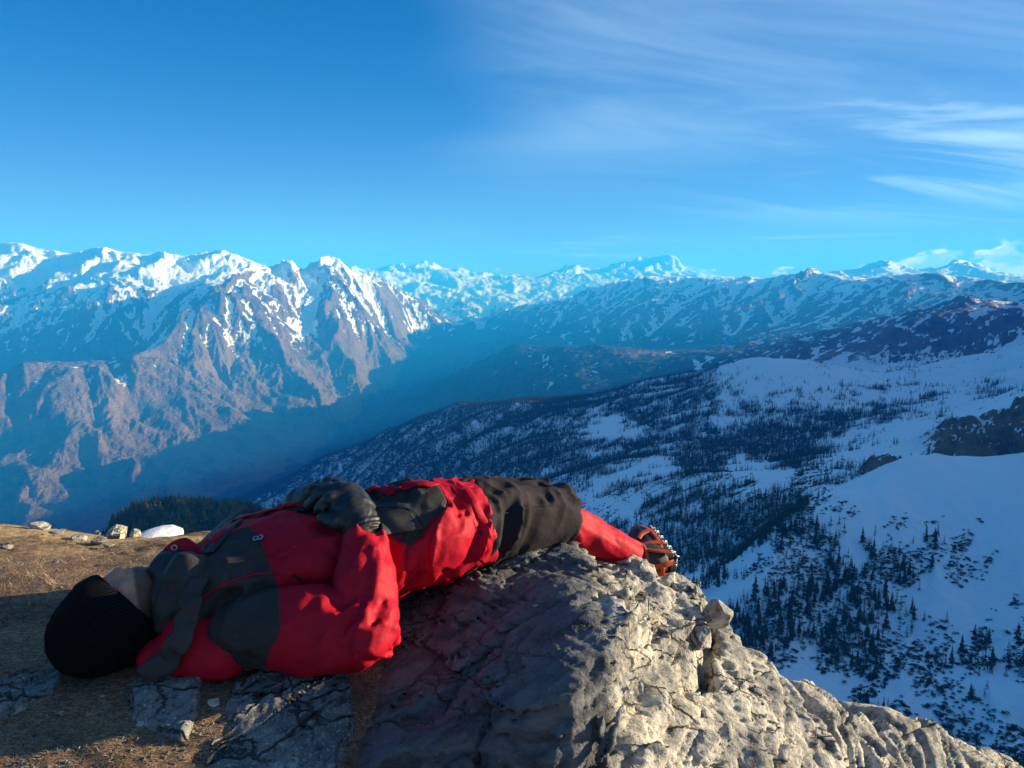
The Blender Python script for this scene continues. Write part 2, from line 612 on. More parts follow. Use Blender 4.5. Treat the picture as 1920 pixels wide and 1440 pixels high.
# points given as azimuth in degrees, range in km, height in m: ground out of view; the ridge on the right is added for its shadow
EXTRA = []
for _a in range(-60, 91, 15):
    EXTRA += [(_a, 0.012, -4.0), (_a, 0.04, -26), (_a, 0.12, -85), (_a, 0.30, -190 if _a > 0 else -170)]
EXTRA += [(-30, .7, -480), (-45, .7, -480), (-60, .8, -500), (-25, 1.6, -900), (-45, 1.6, -900), (-12, 1.6, -800), (-60, 2, -950),
          (-30, 3.2, -1500), (-15, 3.2, -1250), (-50, 3.5, -1500), (-40, 5, -1850), (-60, 6, -1900),
          (-60, 12, -400), (-60, 20, 700), (-45, 30, 300), (-30, 30, 300), (-15, 30, 0), (0, 50, 200), (-30, 50, 0), (30, 50, 0), (20, 36, 0), (34, 40, 0), (60, 50, 300), (-60, 50, 0),
          (45, 1.0, 40), (60, 1.0, 95), (75, 1.0, 50), (90, 1.0, 20), (52, .6, -60), (70, .55, 10), (90, .5, 0),  # from here the unseen right ridge, heights set to keep sun off the snow slopes
          (45, 1.9, 120), (60, 2.0, 110), (75, 2.0, 80), (90, 2.0, 120),
          (45, 3.2, 330), (60, 3.6, 420), (75, 3.6, 300), (90, 4, 300), (48, 5.5, 750), (60, 6, 780), (75, 7, 600), (90, 8, 300),
          (48, 10, 700), (60, 12, 900), (80, 14, 500), (50, 20, 700), (70, 25, 600)]

_pts, _val, _names = [], [], []
for _k, _line in LINES.items():
    for (_px, _py, _d) in _line:
        w = P(_px, _py, _d * KM)
        rr = math.hypot(w[0], w[1])
        _pts.append((math.atan2(w[0], w[1]), 0.5 * math.log(rr)))
        _val.append(w[2] / rr)
        _names.append(_k)
for (_a, _r, _h) in EXTRA:
    _pts.append((R(_a), 0.5 * math.log(_r * KM)))
    _val.append(_h / (_r * KM))
    _names.append('x')
_pts = np.array(_pts)
_val = np.array(_val)
fit0 = tps_fit(_pts, _val, 0)

# polar grid: finest where the picture looks
az = np.concatenate([np.linspace(-62, -38, 26)[:-1], np.linspace(-38, 38, 830), np.linspace(38, 92, 70)[1:]])
az = np.radians(az)
rr_knots = [(0.03, 0), (0.35, 20), (0.55, 40), (1.15, 215), (1.3, 240), (2.3, 335), (4.6, 455), (7.0, 500), (11, 610), (17, 740), (24, 810), (44, 915), (50, 920)]
NR = rr_knots[-1][1] + 1
lr = np.interp(np.arange(NR), [k[1] for k in rr_knots], [math.log(k[0] * KM) for k in rr_knots])
AZ, LR = np.meshgrid(az, lr, indexing='ij')
NA = len(az)
RR = np.exp(LR)
TX = RR * np.sin(AZ)
TY = RR * np.cos(AZ)


def eval_on_grid(fit):
    """thin plate spline on a coarse grid, then cubic up-sampling"""
    ca = np.linspace(az[0], az[-1], 320)
    cl = np.linspace(lr[0], lr[-1], 300)
    A, L = np.meshgrid(ca, cl, indexing='ij')
    V = tps_eval(fit, np.stack([A.ravel(), 0.5 * L.ravel()], 1)).reshape(A.shape)

    def cubic(arr, src, q):          # along axis 0
        t = (q - src[0]) / (src[1] - src[0])
        i = np.clip(np.floor(t).astype(int), 1, len(src) - 3)
        f = (t - i)[:, None]
        p0, p1, p2, p3 = arr[i - 1], arr[i], arr[i + 1], arr[i + 2]
        return p1 + 0.5 * f * (p2 - p0 + f * (2 * p0 - 5 * p1 + 4 * p2 - p3 + f * (3 * (p1 - p2) + p3 - p0)))
    V = cubic(V, ca, az)
    return cubic(V.T, cl, lr).T


def grid_grad(h):
    """world gradient of a height grid"""
    dha = np.gradient(h, axis=0) / np.gradient(az)[:, None] / RR
    dhr = np.gradient(h, axis=1) / np.gradient(RR, axis=1)
    return dhr * np.sin(AZ) + dha * np.cos(AZ), dhr * np.cos(AZ) - dha * np.sin(AZ)


base = eval_on_grid(fit0) * RR
gx, gy = grid_grad(base)
detail = np.zeros(base.shape, np.float32)


def band(lo0, lo1, hi0, hi1):
    w = sstep(LR, math.log(lo0 * KM), math.log(lo1 * KM))
    if hi1:
        w = w * (1 - sstep(LR, math.log(hi0 * KM), math.log(hi1 * KM)))
    return w


def add_erosion(w, lam, amp, octs, seed, curl, gain=0.47):
    m = w > 1e-4
    cols = np.where(m.any(axis=0))[0]
    c0, c1 = cols[0], cols[-1] + 1
    s = np.s_[:, c0:c1]
    x, y = TX[s] / lam, TY[s] / lam
    wx = fbm(x * 0.7, y * 0.7, 3, seed + 40) * 0.35
    wy = fbm(x * 0.7 + 9, y * 0.7, 3, seed + 41) * 0.35
    g = np.hypot(gx[s], gy[s]) + 1e-6
    k = curl * np.minimum(1.0, g / 0.35) / g
    e = erosion((x + wx), (y + wy), (gy[s] * k).astype(np.float32), (-gx[s] * k).astype(np.float32), octs, gain, seed)
    big = fbm(x * 0.45, y * 0.45, 4, seed + 9, ridged=True)
    amp = amp[s] if np.ndim(amp) else amp
    detail[s] += (w[s] * amp * np.minimum(1, 0.25 + g / 0.4) * (e * 0.75 + big * 0.6)).astype(np.float32)


w_far = band(5.5, 8.5, 60, 75)
add_erosion(w_far, 2300.0, 1.0 * (150 + 90 * sstep(RR, 9e3, 14e3) + 160 * sstep(RR, 22e3, 32e3)), 6, 5, 0.8, 0.60)
detail += (w_far * 62 * (1 + 0.7 * sstep(RR, 15e3, 20e3) + 0.7 * sstep(RR, 24e3, 32e3)) * fbm(TX / 700, TY / 700, 6, 61, 0.62, True)).astype(np.float32)
w_mid = band(1.15, 1.7, 5.5, 8.5)
add_erosion(w_mid, 430.0, 20 + 34 * sstep(RR, 2.2e3, 4e3), 5, 15, 0.7, 0.48)
w_near = band(0.05, 0.35, 1.15, 1.7)
add_erosion(w_near, 130.0, 8.0, 5, 25, 0.6, 0.45)
# rougher rock on the ribs at the right edge
_px, _py, _dd = to_px(np.stack([TX, TY, base], -1))
crag = sstep(_px, 1560, 1720) * band(4.4, 5.0, 6.6, 7.4)
crag2 = 1.0 * sstep(_px, 1700, 1790) * band(1.42, 1.5, 1.85, 2.1) + 0.8 * np.exp(-((_px - 1660) / 50) ** 2) * band(1.35, 1.42, 1.5, 1.6)
crag2 = crag2 * sstep(fbm(TX / 150, TY / 150, 4, 74), -0.28, 0.12)
detail += (crag * 120 * fbm(TX / 420, TY / 420, 6, 71, 0.6, True) + crag2 * 62 * fbm(TX / 105, TY / 105, 6, 72, 0.66, True)).astype(np.float32)

# make the surface pass through the crest points again
_ia = np.clip(np.searchsorted(az, _pts[:, 0]), 0, NA - 1)
_il = np.clip(np.searchsorted(lr, 2 * _pts[:, 1]), 0, NR - 1)
_corr = np.array([-0.85 * detail[i, j] / RR[i, j] if n != 'x' else 0.0 for i, j, n in zip(_ia, _il, _names)])
fit1 = tps_fit(_pts, _corr, 0)
TZ = base + detail + eval_on_grid(fit1) * RR
gx, gy = grid_grad(TZ)
slope = np.hypot(gx, gy)
PX, PY, PD = to_px(np.stack([TX, TY, TZ], -1))

# the line of the deep valley
valley_r = np.array([6.0, 7.2, 8.6, 10.6, 12.6, 14.9, 18.0, 23.3, 30.0]) * KM
valley_az = np.array([math.atan2(P(px, 700, 1)[0], P(px, 700, 1)[1]) for px in (100, 350, 510, 620, 690, 760, 800, 873, 873)])
vaz = np.interp(RR, valley_r, valley_az)

# ---- ground cover
def blur_az(a, k):
    c = np.cumsum(np.pad(a, ((k + 1, k), (0, 0)), mode='edge'), axis=0)
    return (c[2 * k + 1:] - c[:-2 * k - 1]) / (2 * k + 1)


hollow = (blur_az(TZ, 7) - TZ) / (RR * 0.0016) + 0.7 * (blur_az(TZ, 20) - TZ) / (RR * 0.004)
n1 = fbm(TX / 900, TY / 900, 6, 101)
n2 = fbm(TX / 160, TY / 160, 5, 102)
n3 = fbm(TX / 45, TY / 45, 4, 103)
left = sstep(vaz - AZ, -0.012, 0.03) * (RR > 5.9e3)
snowline = -560.0 - 140.0 * left
snowline = np.where(RR > 24e3, -900, snowline)
snowline = np.where((PX > 1450) & (RR > 4.4e3) & (RR < 24e3), -520, snowline)
snow_far = 0.92 * sstep((TZ - snowline) / 480 + 0.9 * n1 + 0.3 * n2 + 1.3 * np.clip(hollow, -1.1, 1.1) - 0.65 * sstep(slope, 0.5, 1.0), -0.2, 1.6)
# right range: snow thins out downwards over a long way
# near terrain is all snow except crags; trees stand on it as geometry
snow_near = 1 - np.clip(crag2 * 1.6, 0, 1) * sstep(slope, 0.35, 0.75)
near_w = 1 - sstep(RR, 5.2e3, 6.6e3)
snow = snow_near * near_w + snow_far * (1 - near_w)
rocky = fbm(TX / 260, TY / 260, 5, 111, .55, True)
snow *= 1 - 0.72 * np.clip(crag * 1.3, 0, 1) * sstep(slope + 0.35 * rocky + 0.25 * n2, 0.52, 0.82)
rocky2 = fbm(TX / 70, TY / 70, 5, 112, .55, True)
snow *= 1 - 0.80 * np.clip(crag2 * 1.4, 0, 1) * sstep(rocky2 + 0.45 * slope, 0.62, 0.95)
# forest cover as a tint of the far slopes (too far to tell the trees apart)
forest_far = sstep(-TZ, 380, 700) * (1 - 0.85 * left) * sstep(n1 + n2 * 0.6, -0.75, -0.1)
forest_far *= (RR > 5.2e3)
forest_far = np.maximum(forest_far, sstep(-TZ, 1250, 1600) * (RR > 5e3) * (1 - 0.88 * left))

# forest density on the near slopes, from points along the slopes
FD = [  # px, py, density
 (420, 950, 1), (600, 900, 1), (760, 830, 1), (860, 790, 1), (950, 800, .85), (1050, 775, .9), (1150, 805, .25), (1190, 770, .85), (1300, 730, .8), (1380, 710, .35),
 (1440, 690, .05), (1500, 700, .12), (1450, 730, .35), (1350, 780, .6), (1250, 790, .75), (1280, 820, .8), (1400, 770, .55), (1500, 750, .5), (1600, 740, .45),
 (1700, 735, .4), (1800, 715, .2), (1900, 690, .1), (1600, 700, .1), (1750, 760, .55), (1850, 735, .5), (1650, 780, .75), (1550, 800, .95), (1450, 815, 1), (1350, 830, .95), (1480, 845, 1), (1700, 800, .1), (1620, 820, .25), (1800, 755, .1),
 (1120, 850, .7), (1000, 850, 1), (900, 860, 1), (1230, 875, .15), (1200, 850, .9), (1310, 870, .9), (1100, 890, .85), (1180, 930, .35), (1120, 960, .3), (1200, 990, .75), (1150, 905, .4),
 (1400, 885, .06), (1330, 910, .35), (1300, 950, .55), (1400, 930, .6), (1480, 905, .45), (1250, 960, .7), (1350, 985, .95), (1460, 945, .9), (1540, 900, .5), (1580, 880, .3), (1650, 850, 0), (1720, 830, 0), (1850, 800, 0), (1900, 760, 0),
 (1300, 1040, 1), (1250, 1030, 1), (1400, 1000, 1), (1340, 1090, .55), (1360, 1110, .1), (1420, 1075, .2), (1500, 1060, .5), (1450, 1010, .9), (1540, 930, .05), (1600, 930, 0), (1700, 900, 0), (1850, 900, 0), (1900, 1000, 0), (1870, 950, 0), (1750, 940, .0),
 (1400, 1160, .95), (1480, 1130, .9), (1560, 1140, 1), (1640, 1120, .75), (1700, 1090, .4), (1780, 1060, .15), (1500, 1190, 1), (1600, 1190, 1), (1700, 1180, .55), (1800, 1180, .35), (1880, 1150, .15), (1760, 1130, .02), (1860, 1080, .0), (1900, 1110, .15),
 (1540, 1230, .6), (1620, 1240, .5), (1700, 1220, .2), (1600, 1290, .1), (1560, 1300, 0), (1520, 1270, .1), (1700, 1290, .35), (1780, 1265, .6), (1840, 1250, .6), (1900, 1230, .6), (1780, 1310, .25), (1850, 1310, .3), (1750, 1360, .25), (1850, 1370, .15), (1900, 1400, .3), (1900, 1330, .15), (1650, 1330, .55),
 (240, 985, 1), (330, 970, 1), (420, 970, 1), (520, 980, 1)]
FD = np.array(FD, float)


def forest_density(px, py):
    q = np.stack([np.ravel(px), np.ravel(py)], 1)
    out = np.empty(len(q))
    for s in range(0, len(q), 40000):
        c = q[s:s + 40000]
        d2 = (c[:, None, 0] - FD[None, :, 0]) ** 2 + (2.2 * (c[:, None, 1] - FD[None, :, 1])) ** 2
        w = 1.0 / (d2 + 500.0) ** 2
        out[s:s + 40000] = (w @ FD[:, 2]) / w.sum(1)
    return out.reshape(np.shape(px))


# split the sheet into the landforms it shows
cls = np.zeros(RR.shape, int)                      # 0 near slope
cls[RR > 1.17e3] = 1                               # wooded ridges
cls[RR > 5.9e3] = 2                                # right range
cls[(RR > 5.9e3) & (AZ < vaz)] = 3                 # left massif
cls[RR > 24.5e3] = 4                               # far peaks


def terrain_material():
    m, t, b = material('terrain_cover')
    geo = t.node('ShaderNodeNewGeometry')
    pos = geo.outputs['Position']
    sn = t.node('ShaderNodeAttribute', attribute_name='snow').outputs['Fac']
    fo = t.node('ShaderNodeAttribute', attribute_name='forest').outputs['Fac']
    sc = t.node('ShaderNodeAttribute', attribute_name='grain').outputs['Fac']     # size of the relief, m
    q = t.node('ShaderNodeVectorMath', operation='DIVIDE')
    t.put(q.inputs[0], pos)
    t.put(q.inputs[1], sc)
    q = q.outputs[0]
    fine = t.noise(q, 1.0, 6, 0.62)
    fine2 = t.noise(t.vmath('MULTIPLY', q, (1.0, 1.0, 2.2)), 3.2, 4, 0.6)
    s = t.math('ADD', sn, t.math('MULTIPLY', t.math('SUBTRACT', fine2, 0.5), 0.85))
    s = t.math('ADD', s, t.math('MULTIPLY', t.math('SUBTRACT', fine, 0.5), 0.7))
    s = t.math('MULTIPLY', t.ramp(s, 0.42, 0.62), t.ramp(sn, 0.02, 0.2))
    s = t.math('MAXIMUM', s, t.ramp(sn, 0.88, 0.98))
    rock = t.mix(t.ramp(fine, 0.3, 0.7), (0.062, 0.047, 0.041), (0.205, 0.133, 0.090))
    rock = t.mix(t.ramp(t.noise(q, 0.23, 3, 0.5), 0.42, 0.66), rock, (0.21, 0.142, 0.088))
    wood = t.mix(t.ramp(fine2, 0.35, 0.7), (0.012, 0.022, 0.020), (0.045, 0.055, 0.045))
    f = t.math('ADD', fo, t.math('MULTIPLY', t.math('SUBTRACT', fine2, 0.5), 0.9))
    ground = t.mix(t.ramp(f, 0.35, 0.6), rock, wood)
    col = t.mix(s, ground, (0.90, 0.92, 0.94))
    t.put(b.inputs['Base Color'], col)
    b.inputs['Roughness'].default_value = 0.85
    b.inputs['Specular IOR Level'].default_value = 0.15
    h = t.math('MULTIPLY', t.math('ADD', fine, t.math('MULTIPLY', fine2, 0.4)), sc)
    bp = t.node('ShaderNodeBump')
    bp.inputs['Strength'].default_value = 0.75
    bp.inputs['Distance'].default_value = 0.55
    t.put(bp.inputs['Height'], h)
    # relief is softer where snow lies deep
    t.put(bp.inputs['Strength'], t.ramp(sn, 0.955, 1.0, 0.9, 0.22))
    t.put(b.inputs['Normal'], bp.outputs[0])
    return m


terrain_mat = terrain_material()
grain = np.interp(RR, [300, 1200, 4e3, 9e3, 20e3, 40e3], [9, 16, 60, 170, 260, 420])
forest_attr = forest_far
idx = np.arange(NA * NR).reshape(NA, NR)
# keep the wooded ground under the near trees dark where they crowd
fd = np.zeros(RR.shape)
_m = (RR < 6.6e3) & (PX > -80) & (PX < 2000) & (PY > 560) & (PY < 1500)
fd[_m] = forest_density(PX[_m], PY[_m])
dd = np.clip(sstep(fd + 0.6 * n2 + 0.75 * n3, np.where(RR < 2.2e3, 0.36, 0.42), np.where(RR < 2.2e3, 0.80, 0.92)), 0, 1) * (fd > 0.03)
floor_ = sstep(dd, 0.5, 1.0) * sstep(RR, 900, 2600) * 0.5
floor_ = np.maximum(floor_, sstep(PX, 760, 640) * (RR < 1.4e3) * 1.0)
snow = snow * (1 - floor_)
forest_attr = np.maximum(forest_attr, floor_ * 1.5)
quad_c = cls[:-1, :-1]
names = ['snow_slope', 'wooded_ridge', 'mountain_range', 'mountain_massif', 'snow_peaks']
kinds_label = ['snow covered slope falling to the wooded ravine at lower right', 'ridge of snow and dark forest in the middle distance',
               'long snowy mountain range right of the deep valley', 'brown mountain massif with snowy summits left of the deep valley',
               'jagged far snow peaks on the centre of the skyline']
for c in range(5):
    a, b_ = np.where(quad_c == c)
    q = np.stack([idx[a, b_], idx[a + 1, b_], idx[a + 1, b_ + 1], idx[a, b_ + 1]], 1)
    used, inv = np.unique(q, return_inverse=True)
    V = np.stack([TX.ravel()[used], TY.ravel()[used], TZ.ravel()[used]], 1)
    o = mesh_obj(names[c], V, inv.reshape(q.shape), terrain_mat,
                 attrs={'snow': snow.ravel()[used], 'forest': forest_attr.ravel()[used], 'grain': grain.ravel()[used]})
    tag(o, kinds_label[c], None, None, 'structure')

# ------------------------------------------------------------------ haze: the air of the valley, one closed box
def build_haze():
    x0, x1, y0, y1, z0, z1 = -52e3, 52e3, -8e3, 52e3, float(TZ.min()) - 60, max(2600.0, float(TZ.max()) + 60)
    v = [(x, y, z) for z in (z0, z1) for y in (y0, y1) for x in (x0, x1)]
    f = [(0, 2, 3, 1), (4, 5, 7, 6), (0, 1, 5, 4), (2, 6, 7, 3), (0, 4, 6, 2), (1, 3, 7, 5)]
    m = bpy.data.materials.new('valley_air')
    m.use_nodes = True
    t = NT(m.node_tree)
    for n in list(t.n):
        t.n.remove(n)
    out = t.node('ShaderNodeOutputMaterial')
    pv = t.node('ShaderNodeVolumePrincipled')
    pv.inputs['Color'].default_value = (0.015, 0.37, 1.0, 1)
    pv.inputs['Absorption Color'].default_value = (0.30, 0.45, 1, 1)
    pv.inputs['Density'].default_value = 6.2e-5
    pv.inputs['Anisotropy'].default_value = 0.0
    t.l.new(pv.outputs[0], out.inputs['Volume'])
    o = mesh_obj('haze', v, f, m, smooth=False)
    tag(o, 'blue air filling the valley in front of the far mountains', None, None, 'stuff')


build_haze()
# ------------------------------------------------------------------ trees and shrubs
def foliage_mat(name, c0, c1, rough=0.8):
    m, t, b = material(name)
    oi = t.node('ShaderNodeObjectInfo')
    geo = t.node('ShaderNodeNewGeometry')
    n = t.noise(geo.outputs['Position'], 0.35, 3, 0.6)
    f = t.math('ADD', t.math('MULTIPLY', n, 0.8), t.math('MULTIPLY', oi.outputs['Random'], 0.5))
    t.put(b.inputs['Base Color'], t.mix(t.ramp(f, 0.3, 0.95), c0, c1))
    b.inputs['Roughness'].default_value = rough
    b.inputs['Specular IOR Level'].default_value = 0.1
    return m


mat_needle = foliage_mat('conifer_needles', (0.018, 0.030, 0.020), (0.055, 0.062, 0.034))
mat_bark = foliage_mat('tree_bark', (0.05, 0.038, 0.03), (0.11, 0.085, 0.065))
mat_twig = foliage_mat('bare_twigs', (0.11, 0.075, 0.06), (0.20, 0.14, 0.115))
mat_shrub = foliage_mat('shrub_leaves', (0.020, 0.030, 0.020), (0.055, 0.058, 0.036))


def tube(p0, p1, r0, r1, n=5):
    p0, p1 = np.array(p0, float), np.array(p1, float)
    d = p1 - p0
    d /= np.linalg.norm(d) + 1e-9
    a = np.cross(d, (0.3, 0.2, 0.9) if abs(d[2]) < 0.8 else (1, 0, 0))
    a /= np.linalg.norm(a)
    b = np.cross(d, a)
    an = np.arange(n) * 2 * np.pi / n
    ring = np.cos(an)[:, None] * a + np.sin(an)[:, None] * b
    v = np.concatenate([p0 + ring * r0, p1 + ring * r1])
    f = [(i, (i + 1) % n, n + (i + 1) % n) for i in range(n)] + [(i, n + (i + 1) % n, n + i) for i in range(n)]
    return v, np.array(f)


def merge(parts):
    V, F, o = [], [], 0
    for v, f in parts:
        V.append(v)
        F.append(np.asarray(f) + o)
        o += len(v)
    return np.concatenate(V), np.concatenate(F)


def conifer_crown(rnd, whorls=13, per=7, slim=0.17):
    """drooping fronds in whorls, unit height"""
    V, F = [], []
    for w in range(whorls):
        t = w / (whorls - 1)
        z = 0.10 + 0.88 * t
        rad = (slim * (1 - t) ** 0.85 + 0.012) * rnd.uniform(0.75, 1.2)
        for k in range(per):
            if rnd.random() < 0.12:
                continue
            a = 2 * np.pi * (k + rnd.random() * 0.8) / per + w * 1.3
            L = rad * rnd.uniform(0.65, 1.25)
            wd = 0.32 * L + 0.008
            dr = rnd.uniform(0.25, 0.6) * L
            zz = z + rnd.uniform(-0.02, 0.02)
            c, s = math.cos(a), math.sin(a)
            i = len(V)
            V += [(0.0, 0.0, zz + 0.035), (c * L * .55 - s * wd, s * L * .55 + c * wd, zz - dr * .25), (c * L, s * L, zz - dr),
                  (c * L * .55 + s * wd, s * L * .55 - c * wd, zz - dr * .25), (c * L * .5, s * L * .5, zz - dr * .9 - 0.012)]
            F += [(i, i + 1, i + 2), (i, i + 2, i + 3), (i + 1, i + 4, i + 2), (i + 2, i + 4, i + 3)]
    i = len(V)
    V += [(-.012, 0, .93), (.012, 0, .93), (0, .012, .93), (0, 0, 1.03)]
    F += [(i, i + 1, i + 3), (i + 1, i + 2, i + 3), (i + 2, i, i + 3)]
    return np.array(V), np.array(F)


def twig_crown(rnd, n=110):
    V, F = [], []
    for k in range(n):
        a = rnd.uniform(0, 2 * np.pi)
        z0 = rnd.uniform(0.1, 0.6)
        r1 = rnd.uniform(0.08, 0.30) * (0.6 + z0)
        z1 = min(1.0, z0 + rnd.uniform(0.2, 0.45))
        p0 = np.array([0.02 * math.cos(a), 0.02 * math.sin(a), z0])
        p1 = np.array([r1 * math.cos(a), r1 * math.sin(a), z1])
        s = np.array([-math.sin(a), math.cos(a), 0]) * 0.010
        i = len(V)
        V += [p0 - s, p0 + s, p1]
        F += [(i, i + 1, i + 2)]
        for q in range(2):
            m = p0 + (p1 - p0) * rnd.uniform(0.3, 0.8)
            e = m + np.array([rnd.uniform(-.1, .1), rnd.uniform(-.1, .1), rnd.uniform(0.03, .14)])
            i = len(V)
            V += [m - s * .6, m + s * .6, e]
            F += [(i, i + 1, i + 2)]
    return np.array(V), np.array(F)


def shrub_mesh(rnd, n=90):
    """low spreading bush: leaf sprays over an uneven dome, unit width"""
    V, F = [], []
    lobes = [(rnd.uniform(-.28, .28), rnd.uniform(-.28, .28), rnd.uniform(.18, .34)) for _ in range(5)]
    for k in range(n):
        lx, ly, lrad = lobes[k % 5]
        a, e = rnd.uniform(0, 2 * np.pi), math.asin(rnd.uniform(0.0, 1.0))
        q = lrad * rnd.uniform(0.7, 1.1)
        c = np.array([lx + q * math.cos(a) * math.cos(e), ly + q * math.sin(a) * math.cos(e), 1.15 * q * math.sin(e) + 0.02])
        s = 0.085 * rnd.uniform(0.6, 1.4)
        t = np.array([-math.sin(a), math.cos(a), rnd.uniform(-.5, .5)]) * s
        u = np.array([math.cos(a) * .6, math.sin(a) * .6, rnd.uniform(0.2, 1.0)]) * s
        i = len(V)
        V += [c - t, c - u * .6, c + t, c + u]
        F += [(i, i + 1, i + 2), (i, i + 2, i + 3)]
    return np.array(V), np.array(F)


def unlinked(name, v, f, mats, smooth=False):
    me = bpy.data.meshes.new(name)
    me.from_pydata([tuple(map(float, p)) for p in v], [], [tuple(map(int, q)) for q in f])
    for m in mats:
        me.materials.append(m)
    return me


rnd_t = random.Random(5)
crown_me, trunk_me, twig_me, shrub_me = [], [], [], []
for i in range(5):
    v, f = conifer_crown(rnd_t, rnd_t.choice((12, 13, 14)), 7, (0.15, 0.19, 0.17, 0.22, 0.13)[i])
    crown_me.append(unlinked('crown', v, f, [mat_needle]))
v, f = tube((0, 0, -0.06), (0, 0, 0.9), 0.016, 0.003, 6)
trunk_me.append(unlinked('trunk', v, f, [mat_bark]))
v, f = merge([tube((0, 0, -0.06), (0.01, 0, 0.35), 0.02, 0.012), tube((0.01, 0, 0.35), (0.05, 0.02, 0.8), 0.012, 0.003), tube((0, 0, 0.3), (-0.07, 0.03, 0.7), 0.01, 0.003)])
trunk_me.append(unlinked('trunk', v, f, [mat_bark]))
mat_olive = foliage_mat('olive_scrub', (0.075, 0.068, 0.040), (0.165, 0.135, 0.072))
scrub_me = []
for i in range(4):
    v, f = conifer_crown(rnd_t, 9, 8, (0.24, 0.28, 0.22, 0.26)[i])
    scrub_me.append(unlinked('crown', v, f, [mat_olive]))
for i in range(2):
    v, f = twig_crown(rnd_t)
    twig_me.append(unlinked('crown', v, f, [mat_twig]))
for i in range(4):
    v, f = shrub_mesh(rnd_t)
    shrub_me.append(unlinked('shrub', v, f, [mat_shrub]))
# whole trees for the crowd that is too far to pick apart
far_me = []
for i in range(3):
    v, f = conifer_crown(rnd_t, 7, 5, (0.17, 0.21, 0.15)[i])
    far_me.append(unlinked('far_conifer', v, f, [mat_needle]))
far_me.append(twig_me[0])

# where they stand
horizon = np.minimum.accumulate(PY, axis=1)


def scatter(dens, size_lo, size_hi, cell_mask):
    """random points on the terrain cells; dens is plants per square metre on the grid"""
    ra = np.gradient(az)[:, None] * RR
    rb = np.gradient(RR, axis=1)
    lam = dens * ra * rb * cell_mask
    lam[-1, :] = 0
    lam[:, -1] = 0
    k = rng.poisson(np.clip(lam, 0, 40))
    I, J = np.nonzero(k)
    I = np.repeat(I, k[k > 0])
    J = np.repeat(J, k[k > 0])
    u, v = rng.random(len(I)), rng.random(len(I))
    I1 = np.minimum(I + 1, NA - 1)
    J1 = np.minimum(J + 1, NR - 1)

    def bl(G):
        return (G[I, J] * (1 - u) + G[I1, J] * u) * (1 - v) + (G[I, J1] * (1 - u) + G[I1, J1] * u) * v
    pos = np.stack([bl(TX), bl(TY), bl(TZ)], 1)
    size = rng.uniform(size_lo, size_hi, len(I)) * rng.uniform(0.75, 1.15, len(I))
    top = pos.copy()
    top[:, 2] += size
    tx, ty, td = to_px(top)
    hz = horizon[I, np.maximum(J - 1, 0)]
    ok = (ty < hz + 6) & (tx > -40) & (tx < 1960)
    return pos[ok], size[ok], tx[ok], ty[ok], td[ok]


inview = (PX > -60) & (PX < 1980) & (PY > 600) & (PY < 1480)
lam_t = np.interp(RR, [500, 1000, 2500, 6000], [1 / 30., 1 / 28., 1 / 40., 1 / 58.])
tp, ts, tx_, ty_, td_ = scatter(dd * lam_t, 10, 19, inview & (RR < 6.4e3) & (RR > 500))

SD = np.array([(1500, 1000, .7), (1560, 960, .55), (1620, 985, .1), (1540, 1020, .8), (1470, 1060, .8), (1600, 1060, .5), (1660, 1000, .5), (1690, 1000, .55), (1700, 960, .25), (1640, 960, .1), (1730, 1010, .35),
               (1780, 960, .30), (1830, 980, .3), (1800, 1010, .5), (1850, 950, .15), (1900, 930, .0), (1890, 1000, .05), (1700, 920, .02), (1620, 920, .03), (1650, 1080, .8), (1700, 1050, .7), (1760, 1050, .55), (1800, 1080, .7), (1840, 1050, .45), (1880, 1070, .05),
               (1900, 1120, .35), (1760, 1120, .1), (1700, 1130, .5), (1820, 1130, .2), (1900, 900, 0), (1800, 900, 0), (1560, 1110, .8), (1480, 1150, .8),
               (1560, 1240, .9), (1640, 1250, .85), (1700, 1235, .8), (1600, 1300, .55), (1540, 1290, .15), (1680, 1300, .5), (1760, 1290, .55), (1820, 1240, .6), (1900, 1230, .5), (1880, 1180, .45), (1780, 1210, .5),
               (1680, 1345, .8), (1750, 1340, .6), (1820, 1310, .5), (1900, 1300, .35), (1850, 1360, .5), (1790, 1390, .6), (1900, 1400, .7), (1860, 1420, .7),
               (1400, 1130, .3), (1380, 1110, .1), (1250, 980, .4), (1150, 940, .4), (1450, 880, .1), (1500, 900, .5), (1400, 930, .5), (1700, 840, .0), (1850, 800, .0)], float)


def dens_of(tab, px, py, soft):
    q = np.stack([px, py], 1)
    d2 = (q[:, None, 0] - tab[None, :, 0]) ** 2 + (1.4 * (q[:, None, 1] - tab[None, :, 1])) ** 2
    w = 1.0 / (d2 + soft) ** 2
    return (w @ tab[:, 2]) / w.sum(1)


sdn = np.zeros(RR.shape)
_m = inview & (RR < 1.8e3) & (RR > 500) & (PX > 1050)
sdn[_m] = dens_of(SD, PX[_m], PY[_m], 150.0)
streaks = fbm((TX * 0.8 + TY * 0.6) / 60, (TY * 0.8 - TX * 0.6) / 17, 4, 301)
sdn = sstep(sdn + 0.75 * streaks + 0.35 * n3, 0.40, 0.80) * (sdn > 0.03)
sp_, ss, sx, sy, sd = scatter(sdn / 11.0, 3.0, 6.5, inview & (RR < 1.8e3))
# sparse bushes higher up on the middle ridges
mid = np.zeros(RR.shape)
_m = inview & (RR > 1.2e3) & (RR < 4.4e3)
mid[_m] = (sstep(n2 + n3, 0.05, 0.5) * sstep(fd, 0.02, 0.3))[_m]
mp, ms, mx, my, md = scatter(mid / 160.0, 3.5, 8.0, _m)

